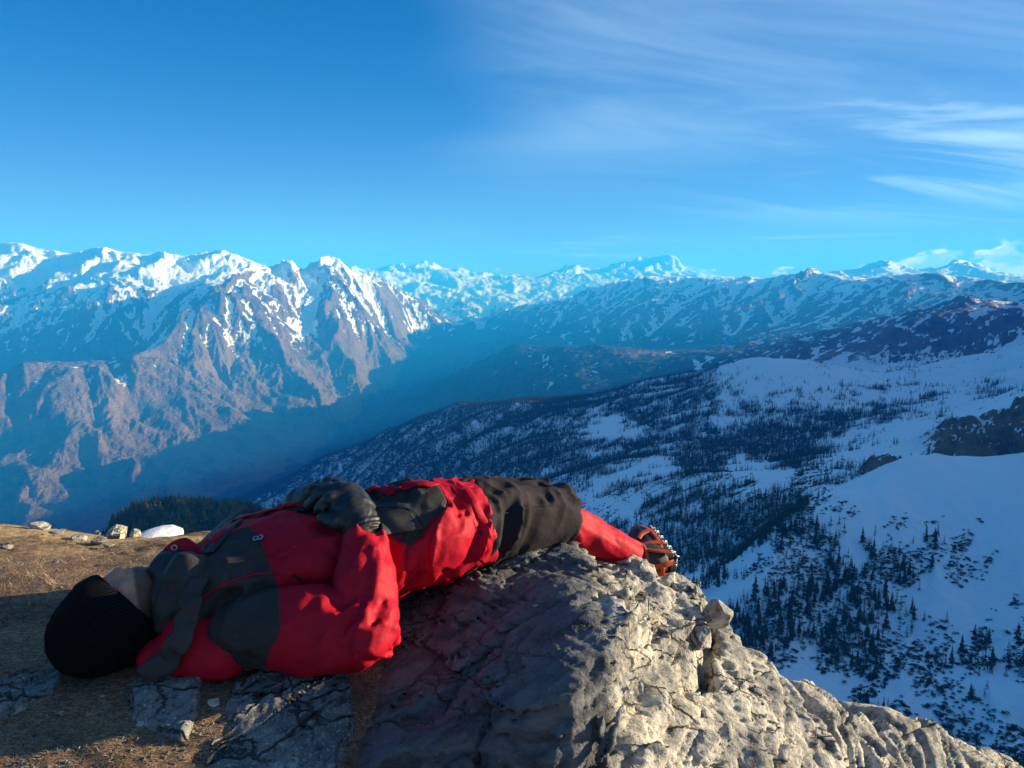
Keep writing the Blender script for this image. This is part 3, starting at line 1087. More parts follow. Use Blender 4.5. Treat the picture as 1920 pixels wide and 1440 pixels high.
# line of sight past the boulder and the ledge
ROCK_X = [0, 450, 451, 560, 860, 1070, 1075, 1200, 1275, 1310, 1365, 1372, 1450, 1500, 1530, 1700, 1920]
ROCK_Y = [985, 985, 960, 905, 905, 905, 960, 1020, 1060, 1075, 1130, 1180, 1225, 1270, 1310, 1365, 1432]


def pick(pos, size, px, py, d, n):
    seen = py + size / d * FPX * 0.4 < np.interp(px, ROCK_X, ROCK_Y)
    seen &= (px > 8) & (px < 1912)
    score = np.where(seen, size / d, 0)
    order = np.argsort(-score)
    return order[:n], order[n:]


def where_label(x, y, what):
    if x < 600:
        return what + (' at the left end of' if x < 300 else (' in the middle of' if x < 380 else ' at the right end of')) + ' the wooded knoll below the grassy ledge'
    if y < 1080 and x < 1480:
        return what + (' in the dark forest just behind the boot' if x < 1320 else ' in the dark forest right of the boot, below the snow bench')
    if y < 1110:
        return what + (' on the left flank of' if x < 1600 else (' in the middle of' if x < 1760 else ' near the right edge on')) + ' the blue shaded snow slope'
    if x < 1700 and y < 1225:
        return what + (' in the ravine wood nearest the boulder' if x < 1540 else ' in the ravine wood further right of the boulder')
    if y < 1225:
        return what + ' along the small stream bank ' + ('right of the ravine wood' if x < 1810 else 'at the right edge')
    row = 'upper part of the snowy bench' if y < 1290 else ('lower part of the snowy bench' if y < 1360 else 'lowest snow')
    return what + ' on the ' + row + (' beside the outcrop' if x < 1650 else (' right of the outcrop' if x < 1790 else ' at the right edge'))


near_i, far_i = pick(tp, ts, tx_, ty_, td_, 300)
for k, i in enumerate(near_i):
    twig = (ty_[i] > 1190 and rnd_t.random() < 0.45) or (rnd_t.random() < 0.06 and tx_[i] > 600)
    root = empty('birch_tree' if twig else 'pine_tree', tuple(tp[i]))
    s = ts[i] * (0.62 if twig else 1.0)
    wide = 1.05
    if tx_[i] < 600:
        s *= 0.72
        wide = 1.75
    root.scale = (s * wide, s * wide, s)
    root.rotation_euler = (0, 0, rnd_t.uniform(0, 6.28))
    what = 'bare brownish birch' if twig else ('olive bushy conifer' if tx_[i] < 600 else 'dark conifer')
    tag(root, where_label(tx_[i], ty_[i], what), 'tree', ('bare birches' if twig else 'conifers') + where_label(tx_[i], ty_[i], ''))
    c = link(bpy.data.objects.new('crown', rnd_t.choice(twig_me if twig else (scrub_me if tx_[i] < 600 else crown_me))), root)
    t_ = link(bpy.data.objects.new('trunk', trunk_me[1 if twig else 0]), root)
near_s, far_s = pick(sp_, ss, sx, sy, sd, 300)
for i in near_s:
    o = link(bpy.data.objects.new('shrub', rnd_t.choice(shrub_me)))
    o.location = sp_[i]
    o.scale = (ss[i] * rnd_t.uniform(0.9, 1.4), ss[i], ss[i] * rnd_t.uniform(0.6, 0.9))
    o.rotation_euler = (0, 0, rnd_t.uniform(0, 6.28))
    tag(o, where_label(sx[i], sy[i], 'low dark evergreen bush'), 'bush', 'bushes' + where_label(sx[i], sy[i], ''))


def instanced(name, pos, size, protos, label, squash=1.0):
    """one object: points that carry instances of a few prototypes"""
    n = len(pos)
    me = bpy.data.meshes.new(name)
    me.vertices.add(n)
    me.vertices.foreach_set('co', np.asarray(pos, np.float32).ravel())
    for an, av in (('size', size), ('turn', rng.uniform(0, 6.28, n)), ('kind_of', np.minimum((rng.random(n) * len(protos)).astype(int), len(protos) - 1))):
        at = me.attributes.new(an, 'FLOAT', 'POINT')
        at.data.foreach_set('value', np.asarray(av, np.float32))
    o = link(bpy.data.objects.new(name, me))
    tag(o, label, None, None, 'stuff')
    ng = bpy.data.node_groups.new(name + '_nodes', 'GeometryNodeTree')
    ng.interface.new_socket('Geometry', in_out='INPUT', socket_type='NodeSocketGeometry')
    ng.interface.new_socket('Geometry', in_out='OUTPUT', socket_type='NodeSocketGeometry')
    N, L = ng.nodes, ng.links
    gi, go = N.new('NodeGroupInput'), N.new('NodeGroupOutput')
    join = N.new('GeometryNodeJoinGeometry')

    def attr(nm):
        a = N.new('GeometryNodeInputNamedAttribute')
        a.data_type = 'FLOAT'
        a.inputs['Name'].default_value = nm
        return a.outputs['Attribute']
    sc, tu, ki = attr('size'), attr('turn'), attr('kind_of')
    rot = N.new('ShaderNodeCombineXYZ')
    L.new(tu, rot.inputs[2])
    scl = N.new('ShaderNodeCombineXYZ')
    sq = N.new('ShaderNodeMath')
    sq.operation = 'MULTIPLY'
    L.new(sc, sq.inputs[0])
    sq.inputs[1].default_value = squash
    L.new(sc, scl.inputs[0])
    L.new(sc, scl.inputs[1])
    L.new(sq.outputs[0], scl.inputs[2])
    for k, pm in enumerate(protos):
        po = bpy.data.objects.new(name + '_prototype', pm)
        inf = N.new('GeometryNodeObjectInfo')
        inf.inputs['Object'].default_value = po
        inf.inputs['As Instance'].default_value = True
        cmp_ = N.new('FunctionNodeCompare')
        cmp_.data_type = 'FLOAT'
        cmp_.operation = 'EQUAL'
        L.new(ki, cmp_.inputs[0])
        cmp_.inputs[1].default_value = float(k)
        cmp_.inputs['Epsilon'].default_value = 0.3
        ip = N.new('GeometryNodeInstanceOnPoints')
        L.new(gi.outputs[0], ip.inputs['Points'])
        L.new(cmp_.outputs[0], ip.inputs['Selection'])
        L.new(inf.outputs['Geometry'], ip.inputs['Instance'])
        L.new(rot.outputs[0], ip.inputs['Rotation'])
        L.new(scl.outputs[0], ip.inputs['Scale'])
        L.new(ip.outputs[0], join.inputs[0])
    L.new(join.outputs[0], go.inputs[0])
    md_ = o.modifiers.new('scatter', 'NODES')
    md_.node_group = ng
    return o


kn_ = tx_[far_i] < 700
fsz = np.where(kn_ & (td_[far_i] < 1500), 0.7, 1.0) * ts[far_i] * np.interp(td_[far_i], [1500, 4000], [1.0, 1.25])
instanced('forest', tp[far_i], fsz, far_me[:3] + [far_me[0]], 'dark conifer forest spread over the snowy ridges and ravines')
allp = np.concatenate([sp_[far_s], mp])
alls = np.concatenate([ss[far_s], ms])
instanced('undergrowth', allp, alls, shrub_me, 'dark low scrub scattered over the snow slopes', 0.7)
# ------------------------------------------------------------------ the ledge: soil, boulder, slabs and stones
def Pz(px, py, z):
    """world point at pixel (px, py) that lies at height z"""
    u = -(py - 720.0) / FPX
    d = z / (-SP_ + u * CP)
    return P(px, py, d)


class Surface:
    """height over the plan, through given points"""
    def __init__(self, pts, mq=0.05):
        self.p = np.array(pts, float)
        d2 = ((self.p[:, None, :2] - self.p[None, :, :2]) ** 2).sum(-1)
        self.mq = mq
        n = len(self.p)
        A = np.zeros((n + 3, n + 3))
        A[:n, :n] = -np.sqrt(d2 + mq * mq)
        A[:n, n] = 1
        A[:n, n + 1:] = self.p[:, :2]
        A[n, :n] = 1
        A[n + 1:, :n] = self.p[:, :2].T
        self.w = np.linalg.solve(A, np.concatenate([self.p[:, 2], np.zeros(3)]))

    def __call__(self, x, y):
        q = np.stack([np.ravel(x), np.ravel(y)], 1)
        out = np.empty(len(q))
        for s in range(0, len(q), 60000):
            c = q[s:s + 60000]
            d2 = ((c[:, None, :] - self.p[None, :, :2]) ** 2).sum(-1)
            out[s:s + 60000] = -np.sqrt(d2 + self.mq ** 2) @ self.w[:-3] + self.w[-3] + c @ self.w[-2:]
        return out.reshape(np.shape(x))


def poly_sd(x, y, poly):
    """signed distance to a closed polygon, positive inside"""
    poly = np.asarray(poly, float)
    best = np.full(np.shape(x), 1e9)
    inside = np.zeros(np.shape(x), bool)
    n = len(poly)
    for i in range(n):
        ax, ay = poly[i]
        bx, by = poly[(i + 1) % n]
        ex, ey = bx - ax, by - ay
        t = np.clip(((x - ax) * ex + (y - ay) * ey) / (ex * ex + ey * ey + 1e-12), 0, 1)
        d = np.hypot(x - ax - t * ex, y - ay - t * ey)
        best = np.minimum(best, d)
        c = ((ay > y) != (by > y)) & (x < (bx - ax) * (y - ay) / (by - ay + 1e-12) + ax)
        inside ^= c
    return np.where(inside, best, -best)


def polar_patch(a0, a1, na, r0, r1, nr):
    A, Rr = np.meshgrid(np.radians(np.linspace(a0, a1, na)), np.exp(np.linspace(math.log(r0), math.log(r1), nr)), indexing='ij')
    return Rr * np.sin(A), Rr * np.cos(A)


def grid_mesh(name, X, Y, Z, mat, keep=None, attrs=None, parent=None):
    na, nr = X.shape
    idx = np.arange(na * nr).reshape(na, nr)
    q = np.stack([idx[:-1, :-1], idx[1:, :-1], idx[1:, 1:], idx[:-1, 1:]], -1)
    if keep is not None:
        k = keep[:-1, :-1] | keep[1:, :-1] | keep[1:, 1:] | keep[:-1, 1:]
        q = q[k]
    q = q.reshape(-1, 4)
    used, inv = np.unique(q, return_inverse=True)
    V = np.stack([X.ravel()[used], Y.ravel()[used], Z.ravel()[used]], 1)
    return mesh_obj(name, V, inv.reshape(q.shape), mat, parent, attrs={k: np.ravel(v)[used] for k, v in (attrs or {}).items()})


def terrace(v, n, sharp=0.12):
    """stepped version of v"""
    t = v * n
    f = np.floor(t)
    return (f + sstep(t - f, 0.5 - sharp, 0.5 + sharp)) / n


GP = [Pz(*a) for a in [
    (0, 1440, -.95), (300, 1440, -.96), (600, 1440, -.985), (800, 1440, -1.02), (0, 1300, -.92), (200, 1295, -.915), (400, 1295, -.915), (560, 1290, -.92), (690, 1290, -.945),
    (640, 1350, -.955), (0, 1180, -.905), (-300, 1200, -.91), (-300, 1440, -.95), (0, 1110, -.915), (140, 1085, -.93), (300, 1060, -.94), (430, 1035, -.945), (0, 1050, -.95), (220, 1040, -.98), (400, 1010, -1.02),
    (0, 1010, -.985), (80, 1000, -1.01), (0, 984, -1.02), (70, 990, -1.05), (140, 1003, -1.06), (200, 1012, -1.10), (300, 1008, -1.14), (420, 1000, -1.20), (-300, 990, -1.0), (-600, 1100, -.95)]]
GP += [(x, 0.4, -1.02) for x in (-2, -1, 0, 1, 2)] + [(-3, 1.5, -.95), (-3, 3, -1.0), (-2.2, 4.2, -1.6), (-1.4, 4.6, -2.2), (-.6, 4.3, -2.4), (0.2, 3.6, -2.2), (-4, 5.5, -3.0), (-1, 6, -4), (1, 5, -4.5),
       (.3, 2.6, -1.05), (.0, 2.3, -.95), (-.4, 2.6, -1.05), (-.4, 3.2, -1.4), (.9, 2.4, -1.6), (1.6, 2.2, -2.6), (1.5, 1.2, -2.0), (3, 2, -4), (2.5, .6, -2.5), (-.7, 3.4, -1.45), (-1.2, 3.7, -1.35)]
ground_base = Surface(GP, 0.06)


def ground_z(x, y):
    z = ground_base(x, y)
    z = z + 0.020 * fbm(x / 0.45, y / 0.45, 4, 201) + 0.007 * fbm(x / 0.06, y / 0.06, 4, 202, 0.6)
    return z


def soil_material():
    m, t, b = material('dry_soil_and_grass')
    pos = t.node('ShaderNodeNewGeometry').outputs['Position']
    n0 = t.noise(pos, 2.2, 4, 0.6)
    n1_ = t.noise(pos, 26.0, 5, 0.68)
    n2_ = t.noise(pos, 120.0, 4, 0.65)
    straw = t.noise(t.vmath('MULTIPLY', pos, (60, 190, 90)), 1.0, 4, 0.6, 1.2)
    soil = t.mix(t.ramp(n1_, 0.3, 0.72), (0.050, 0.032, 0.026), (0.20, 0.122, 0.086))
    dry = t.mix(t.ramp(straw, 0.35, 0.7), (0.15, 0.085, 0.055), (0.46, 0.31, 0.19))
    col = t.mix(t.ramp(t.math('ADD', n0, t.math('MULTIPLY', straw, 0.25)), 0.50, 0.72), soil, dry)
    col = t.mix(t.ramp(n2_, 0.62, 0.74), col, (0.42, 0.36, 0.29))
    col = t.mix(t.ramp(n2_, 0.40, 0.30), col, (0.03, 0.022, 0.017))
    # pale sandy mound towards the far edge
    sp = t.node('ShaderNodeSeparateXYZ')
    t.put(sp.inputs[0], pos)
    sand = t.math('MULTIPLY', t.ramp(sp.outputs[1], 2.55, 3.0), t.ramp(t.math('ADD', n0, t.math('MULTIPLY', n1_, 0.3)), 0.45, 0.7))
    col = t.mix(sand, col, t.mix(t.ramp(n1_, 0.3, 0.7), (0.34, 0.215, 0.10), (0.60, 0.42, 0.22)))
    t.put(b.inputs['Base Color'], col)
    b.inputs['Roughness'].default_value = 0.95
    b.inputs['Specular IOR Level'].default_value = 0.1
    h = t.math('ADD', t.math('MULTIPLY', n1_, 0.6), t.math('ADD', t.math('MULTIPLY', straw, 0.35), t.math('MULTIPLY', n2_, 0.3)))
    t.put(b.inputs['Normal'], t.bump(h, 1.0, 0.014))
    return m


def rock_material(name, light=(0.60, 0.55, 0.465), mid=(0.29, 0.275, 0.25), dark=(0.065, 0.066, 0.070), lichen=0.5, scale=1.0):
    m, t, b = material(name)
    pos = t.node('ShaderNodeNewGeometry').outputs['Position']
    q = t.vmath('MULTIPLY', pos, (scale, scale, scale))
    a = t.noise(q, 5.0, 6, 0.65, 0.3)
    c = t.noise(q, 38.0, 5, 0.68)
    s = t.noise(q, 170.0, 4, 0.7)
    col = t.mix(t.ramp(a, 0.40, 0.60), mid, light)
    stain = t.noise(t.vmath('ADD', q, (3, 8, 2)), 2.6, 5, 0.66)
    col = t.mix(t.math('MULTIPLY', t.ramp(stain, 0.54, 0.66), 0.75), col, dark)
    col = t.mix(t.ramp(c, 0.52, 0.30), col, dark)
    col = t.mix(t.math('MULTIPLY', t.ramp(s, 0.56, 0.68), 0.7), col, (0.64, 0.60, 0.52))
    col = t.mix(t.math('MULTIPLY', t.ramp(s, 0.42, 0.30), 0.75), col, (0.055, 0.052, 0.05))
    # ochre and pale lichen
    lv = t.noise(q, 9.0, 5, 0.7)
    lich = t.math('MULTIPLY', t.ramp(lv, 0.60, 0.70), t.ramp(c, 0.40, 0.62))
    col = t.mix(t.math('MULTIPLY', lich, lichen), col, (0.50, 0.36, 0.10))
    lv2 = t.noise(t.vmath('ADD', q, (7, 3, 1)), 13.0, 5, 0.72)
    col = t.mix(t.math('MULTIPLY', t.ramp(lv2, 0.58, 0.66), 0.5), col, (0.55, 0.54, 0.47))
    t.put(b.inputs['Base Color'], col)
    b.inputs['Roughness'].default_value = 0.9
    b.inputs['Specular IOR Level'].default_value = 0.2
    # hairline cracks, only some of the joints open
    rt = t.node('ShaderNodeVectorRotate', rotation_type='EULER_XYZ')
    t.put(rt.inputs['Vector'], t.vmath('ADD', q, t.vmath('MULTIPLY', t.noise(q, 7.0, 4, 0.6, out=1), (0.10, 0.10, 0.10))))
    rt.inputs['Rotation'].default_value = (0.2, -0.3, -0.5)
    ck = t.voronoi(t.vmath('MULTIPLY', rt.outputs[0], (3.2, 8.0, 15.0)), 1.0, 'DISTANCE_TO_EDGE')
    gate = t.ramp(t.noise(t.vmath('ADD', q, (5, 5, 5)), 4.0, 2, 0.5), 0.46, 0.56)
    line = t.math('MULTIPLY', t.ramp(ck, 0.045, 0.0), gate)
    col = t.mix(t.math('MULTIPLY', line, 0.8), col, (0.03, 0.03, 0.032))
    t.put(b.inputs['Base Color'], col)
    vo = t.voronoi(q, 55.0)
    h = t.math('ADD', t.math('MULTIPLY', c, 1.0), t.math('ADD', t.math('MULTIPLY', s, 0.35), t.math('MULTIPLY', vo, 0.25)))
    h = t.math('SUBTRACT', h, t.math('MULTIPLY', line, 1.1))
    t.put(b.inputs['Normal'], t.bump(h, 1.0, 0.012))
    return m


mat_soil = soil_material()
mat_rock = rock_material('pale_weathered_rock')
mat_slate = rock_material('grey_schist', (0.24, 0.235, 0.225), (0.15, 0.15, 0.15), (0.055, 0.055, 0.06), 0.15)

# ---- soil sheet
X, Y = polar_patch(-62, 30, 420, 0.55, 6.5, 330)
Z = ground_z(X, Y)
# stones and clods raise the far rim a little
ground = grid_mesh('ground', X, Y, Z, mat_soil)
tag(ground, 'trampled dry soil and grass of the ledge around the head', None, None, 'structure')

# ---- main boulder
BP = [Pz(*a) for a in [
    # shaded flank from the soil up to the crest
    (660, 1290, -.955), (700, 1400, -.985), (640, 1440, -1.0), (760, 1440, -1.0), (700, 1230, -.92), (760, 1300, -.945), (800, 1380, -.985), (770, 1190, -.885), (860, 1250, -.885), (880, 1340, -.93), (850, 1140, -.815),
    (940, 1180, -.815), (960, 1280, -.84), (970, 1340, -.865), (900, 1085, -.765), (980, 1110, -.785), (1040, 1180, -.765), (1050, 1250, -.785), (1040, 1310, -.825),
    # crest under the hips and knees
    (920, 1058, -.755), (980, 1030, -.765), (1050, 1014, -.775), (1000, 1075, -.768), (1080, 1100, -.765), (1115, 1160, -.765), (1105, 1240, -.78), (1095, 1300, -.81),
    (1100, 1024, -.80), (1150, 1042, -.845), (1200, 1060, -.89), (1250, 1076, -.93), (1300, 1084, -.965), (1130, 1070, -.82), (1200, 1100, -.87), (1270, 1120, -.92), (1310, 1130, -.975),
    (1150, 1130, -.815), (1220, 1160, -.88), (1290, 1170, -.945), (1160, 1200, -.815), (1220, 1190, -.90)]]
boulder_top = Surface(BP + [(-.5, 2.6, -1.0), (-.1, 2.75, -.95), (.25, 2.8, -1.05), (.55, 3.0, -1.3), (.8, 2.7, -1.35), (-.6, 1.2, -1.15), (0, 1.0, -1.2), (.5, 1.2, -1.1), (.0, 3.4, -1.7), (.6, 3.6, -2.2), (1.1, 3.0, -2.2), (1.0, 2.3, -1.3), (.9, 1.5, -1.4)], 0.04)
boulder_low = Surface([Pz(*a) for a in [
    (860, 1440, -1.07), (950, 1420, -1.04), (1050, 1370, -1.0), (1120, 1320, -.965), (1180, 1270, -.94), (1000, 1440, -1.06), (1150, 1400, -1.03), (1200, 1330, -.985), (1230, 1230, -.98), (1260, 1210, -1.02),
    (1290, 1250, -.985), (1330, 1200, -1.0), (1360, 1180, -1.02), (1350, 1280, -1.03), (1280, 1380, -1.06), (1200, 1440, -1.085), (1420, 1230, -1.08), (1450, 1300, -1.10), (1400, 1380, -1.12), (1330, 1440, -1.13),
    (1490, 1280, -1.14), (1520, 1330, -1.19), (1490, 1385, -1.20), (1440, 1430, -1.20), (1100, 1080, -1.0), (1300, 1100, -1.05), (900, 1200, -1.05), (700, 1300, -1.1)]]
    + [(1.05, 2.2, -1.5), (1.25, 2.3, -2.1), (1.0, 2.8, -1.8), (.9, 1.7, -1.5), (.75, 1.2, -1.5), (.6, 3.0, -1.7), (.2, 3.0, -1.6), (1.4, 1.6, -2.3), (0, .9, -1.25), (.6, .9, -1.4)], 0.05)
EDGE = [Pz(px, py, z)[:2] for px, py, z in [(640, 1440, -1.0), (800, 1440, -.99), (872, 1425, -.975), (905, 1392, -.955), (985, 1362, -.885), (1075, 1330, -.84), (1100, 1290, -.81), (1096, 1262, -.80), (1130, 1262, -.815), (1165, 1238, -.825), (1205, 1212, -.865),
                                            (1262, 1205, -.93), (1300, 1190, -.96), (1318, 1130, -.985), (1316, 1088, -.985)]] + [(.62, 2.85), (.3, 3.05), (-.3, 2.9), (-.9, 2.6), (-.9, 1.6)]
NB = np.array([-0.24, -0.16, 0.957])


def layered(p, seed=0, th=0.034):
    """relief of schist: sheets of uneven reach, open joints between them"""
    s = p @ NB + 0.035 * fbm3(p * 2.3, 3, 500 + seed) + 0.010 * fbm3(p * 9.0, 2, 503 + seed)
    out = 0
    for t, a, fr in ((th * 2.2, 0.026, 1.7), (th * 0.8, 0.012, 3.6), (th * 0.33, 0.004, 8.0)):
        k = np.floor(s / t)
        f = s / t - k
        off = np.stack([k * 7.31, k * 3.17, k * 5.77], -1)
        r_ = fbm3(p * fr + off, 2, 510 + seed, .5) * 1.6
        out = out + a * np.clip(r_, -1, 1)
        out = out - a * 0.55 * np.exp(-(np.minimum(f, 1 - f) / 0.07) ** 2)
    return out


def blocks(p, seed=0, size=0.17):
    """joint blocks: each polygon of rock stands a little proud or sunk, with open joints"""
    q = p + 0.035 * np.stack([fbm3(p * 5 + 1, 2, 560), fbm3(p * 5 + 5, 2, 561), fbm3(p * 5 + 9, 2, 562)], -1)
    b1 = np.array([0.80, 0.55, 0.28])
    b1 -= NB * (b1 @ NB)
    b1 /= np.linalg.norm(b1)
    b2 = np.cross(NB, b1)
    c = np.stack([q @ b1 / (size * 1.7), q @ b2 / size, q @ NB / (size * 0.42)], -1)
    i0 = np.floor(c)
    f1 = np.full(len(p), 9.0)
    f2 = np.full(len(p), 9.0)
    val = np.zeros(len(p))
    for dx in (-1, 0, 1):
        for dy in (-1, 0, 1):
            for dz in (-1, 0, 1):
                g = i0 + np.array([dx, dy, dz])
                k = g.astype(np.int32).astype(np.uint32)
                h0 = k[:, 0] * np.uint32(374761393) + k[:, 1] * np.uint32(668265263) + k[:, 2] * np.uint32(2147483647) + np.uint32(977 + seed)
                o_ = np.stack([hash3(h0), hash3(h0 + np.uint32(11)), hash3(h0 + np.uint32(23))], -1) * .45 + .5
                d = np.linalg.norm(g + o_ - c, axis=-1)
                nearer = d < f1
                f2 = np.where(nearer, f1, np.minimum(f2, d))
                val = np.where(nearer, hash3(h0 + np.uint32(37)), val)
                f1 = np.where(nearer, d, f1)
    return 0.020 * val - 0.022 * np.exp(-((f2 - f1) / 0.05) ** 2)


def knobs(p, seed=0):
    w_ = p + 0.03 * np.stack([fbm3(p * 6 + 3, 2, 520), fbm3(p * 6 + 9, 2, 521), fbm3(p * 6 + 17, 2, 522)], -1)
    out = 0.034 * fbm3(w_ * np.array([4.2, 4.2, 5.5]), 3, 530 + seed, .5, True) + 0.012 * fbm3(p * 17, 3, 531 + seed, .55)
    return out - 0.020 * sstep(fbm3(p * 12, 2, 533 + seed), 0.30, 0.6)


def rock_sdf(Xs, Ys, H, lo, hi, h, mixfun):
    """surface of a rock whose rough height over the plan is H (sampled on the grid), with 3D relief"""
    G = sdf_grid(lo, hi, h)
    gxh, gyh = np.gradient(H, h)
    f = ((G[..., 2] - H[..., None]) / np.sqrt(1 + np.minimum(gxh ** 2 + gyh ** 2, 6.0))[..., None]).astype(np.float32)
    band_ = np.abs(f) < 0.068
    p = G[band_].astype(np.float64)
    f[band_] -= mixfun(p).astype(np.float32)
    return surface_nets(f, np.array(lo), h)


VOX = 0.0083
lo_, hi_ = (-0.72, 1.02, -1.62), (1.16, 2.95, -0.66)
gx_ = np.arange(lo_[0], hi_[0] + VOX, VOX)
gy_ = np.arange(lo_[1], hi_[1] + VOX, VOX)
X, Y = np.meshgrid(gx_, gy_, indexing='ij')
top, low = boulder_top(X, Y), boulder_low(X, Y)
wob = 0.055 * fbm(X / 0.20, Y / 0.20, 4, 211) + 0.014 * fbm(X / 0.035, Y / 0.035, 3, 212)
sd = poly_sd(X, Y, EDGE) + wob
flank = sstep(X, 0.34, 0.10)
st = sstep(sd, -0.008, 0.010)
# open cracks and sheet edges that run along the flank
for cpx, zc, wd_, dep, rise in [([(690, 1262), (760, 1246), (830, 1238), (900, 1214), (985, 1196), (1050, 1180)], -.84, .011, .045, .016),
                                ([(822, 1312), (872, 1306), (915, 1290), (958, 1276), (1002, 1268), (1040, 1246)], -.85, .012, .055, .020),
                                ([(868, 1098), (915, 1112), (965, 1118), (1010, 1132), (1062, 1138)], -.775, .010, .040, .012),
                                ([(720, 1372), (770, 1366), (820, 1380), (880, 1362), (930, 1342)], -.92, .011, .040, .014),
                                ([(1070, 1108), (1120, 1118), (1170, 1110), (1230, 1128), (1290, 1122)], -.83, .012, .045, .014),
                                ([(1090, 1196), (1130, 1180), (1180, 1176), (1240, 1152), (1300, 1150)], -.85, .012, .045, .016)]:
    cp = np.array([Pz(a_, b_, zc)[:2] for a_, b_ in cpx])
    wx_ = X + 0.018 * fbm(X / .06, Y / .06, 3, 271)
    wy_ = Y + 0.018 * fbm(X / .06, Y / .06, 3, 272)
    best = np.full(X.shape, 9.0)
    side_ = np.zeros(X.shape)
    for i_ in range(len(cp) - 1):
        e_ = cp[i_ + 1] - cp[i_]
        t_ = np.clip(((wx_ - cp[i_][0]) * e_[0] + (wy_ - cp[i_][1]) * e_[1]) / (e_ @ e_), 0, 1)
        dx_, dy_ = wx_ - cp[i_][0] - t_ * e_[0], wy_ - cp[i_][1] - t_ * e_[1]
        dd_ = np.hypot(dx_, dy_)
        m_ = dd_ < best
        best = np.where(m_, dd_, best)
        side_ = np.where(m_, np.sign(e_[0] * dy_ - e_[1] * dx_), side_)
    top = top - dep * np.exp(-(best / wd_) ** 2) + rise * np.exp(-(best / .07) ** 2) * (side_ > 0)
top = top + 0.018 * fbm(X / 0.30, Y / 0.30, 3, 223)
low = np.maximum(low - 0.03, top - 0.085 - 1.1 * np.maximum(-sd - 0.02, 0))
low = np.minimum(low, top - 0.07)
Z = low * (1 - st) + top * st
Z = Z - 0.11 * np.exp(-((sd + 0.028) / 0.022) ** 2) * sstep(fbm(X / 0.3, Y / 0.3, 2, 251), -0.3, 0.05)
# the hollow under the lip
hx, hy = Pz(1232, 1205, -1.0)[:2]
Z = Z - 0.12 * np.exp(-(((X - hx) / 0.075) ** 2 + ((Y - hy) / 0.075) ** 2)) * (sd < 0)


def relief(p):
    fl = sstep(p[:, 0], 0.34, 0.10)
    return layered(p) * (1.25 + 0.75 * fl) + knobs(p) * (0.80 - 0.65 * fl) + blocks(p) * (1.0 - 0.2 * fl)


BV, BQ = rock_sdf(X, Y, Z, lo_, hi_, VOX, relief)
BV = relax(BV, BQ, 1, 0.2)
BN = vert_normals(BV, BQ)
BV = BV + BN * (0.0035 * fbm3(BV * 45, 3, 541, .6, True) + 0.0015 * fbm3(BV * 150, 2, 545))[:, None]


def displace(X, Y, Z, extra):
    """push a height grid along its normals so that steep faces get relief too"""
    P3 = np.stack([X, Y, Z], -1)
    n = np.cross(np.gradient(P3, axis=1), np.gradient(P3, axis=0))
    n /= np.linalg.norm(n, axis=-1, keepdims=True) + 1e-12
    n *= np.sign(n[..., 2:3] + 1e-9)
    P3 = P3 + n * extra(P3)[..., None]
    return P3[..., 0], P3[..., 1], P3[..., 2]



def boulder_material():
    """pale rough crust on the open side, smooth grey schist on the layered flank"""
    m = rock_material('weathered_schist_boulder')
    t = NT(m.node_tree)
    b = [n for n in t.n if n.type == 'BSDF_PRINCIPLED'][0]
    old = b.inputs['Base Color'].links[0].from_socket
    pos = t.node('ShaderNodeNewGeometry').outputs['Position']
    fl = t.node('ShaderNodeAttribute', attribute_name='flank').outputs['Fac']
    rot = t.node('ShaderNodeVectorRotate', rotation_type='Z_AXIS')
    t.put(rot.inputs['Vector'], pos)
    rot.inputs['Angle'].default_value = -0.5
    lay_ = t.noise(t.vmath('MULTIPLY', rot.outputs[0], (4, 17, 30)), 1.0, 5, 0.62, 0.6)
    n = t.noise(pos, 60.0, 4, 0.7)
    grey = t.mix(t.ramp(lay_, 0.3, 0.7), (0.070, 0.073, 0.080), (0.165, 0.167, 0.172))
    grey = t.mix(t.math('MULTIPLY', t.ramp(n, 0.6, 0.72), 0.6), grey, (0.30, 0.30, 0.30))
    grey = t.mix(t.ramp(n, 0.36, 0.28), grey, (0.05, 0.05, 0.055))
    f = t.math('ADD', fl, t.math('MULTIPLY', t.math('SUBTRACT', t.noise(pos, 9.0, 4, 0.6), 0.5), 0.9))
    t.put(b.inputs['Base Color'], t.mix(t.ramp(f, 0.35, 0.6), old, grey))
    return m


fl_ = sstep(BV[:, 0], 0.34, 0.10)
keep_ = (BV[BQ].mean(1)[:, 2] > ground_base(BV[BQ].mean(1)[:, 0], BV[BQ].mean(1)[:, 1]) - 0.10)
used_, inv_ = np.unique(BQ[keep_], return_inverse=True)
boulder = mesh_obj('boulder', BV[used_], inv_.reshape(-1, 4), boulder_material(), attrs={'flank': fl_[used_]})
tag(boulder, 'big layered grey boulder under the hips with pale weathered right side', 'boulder')

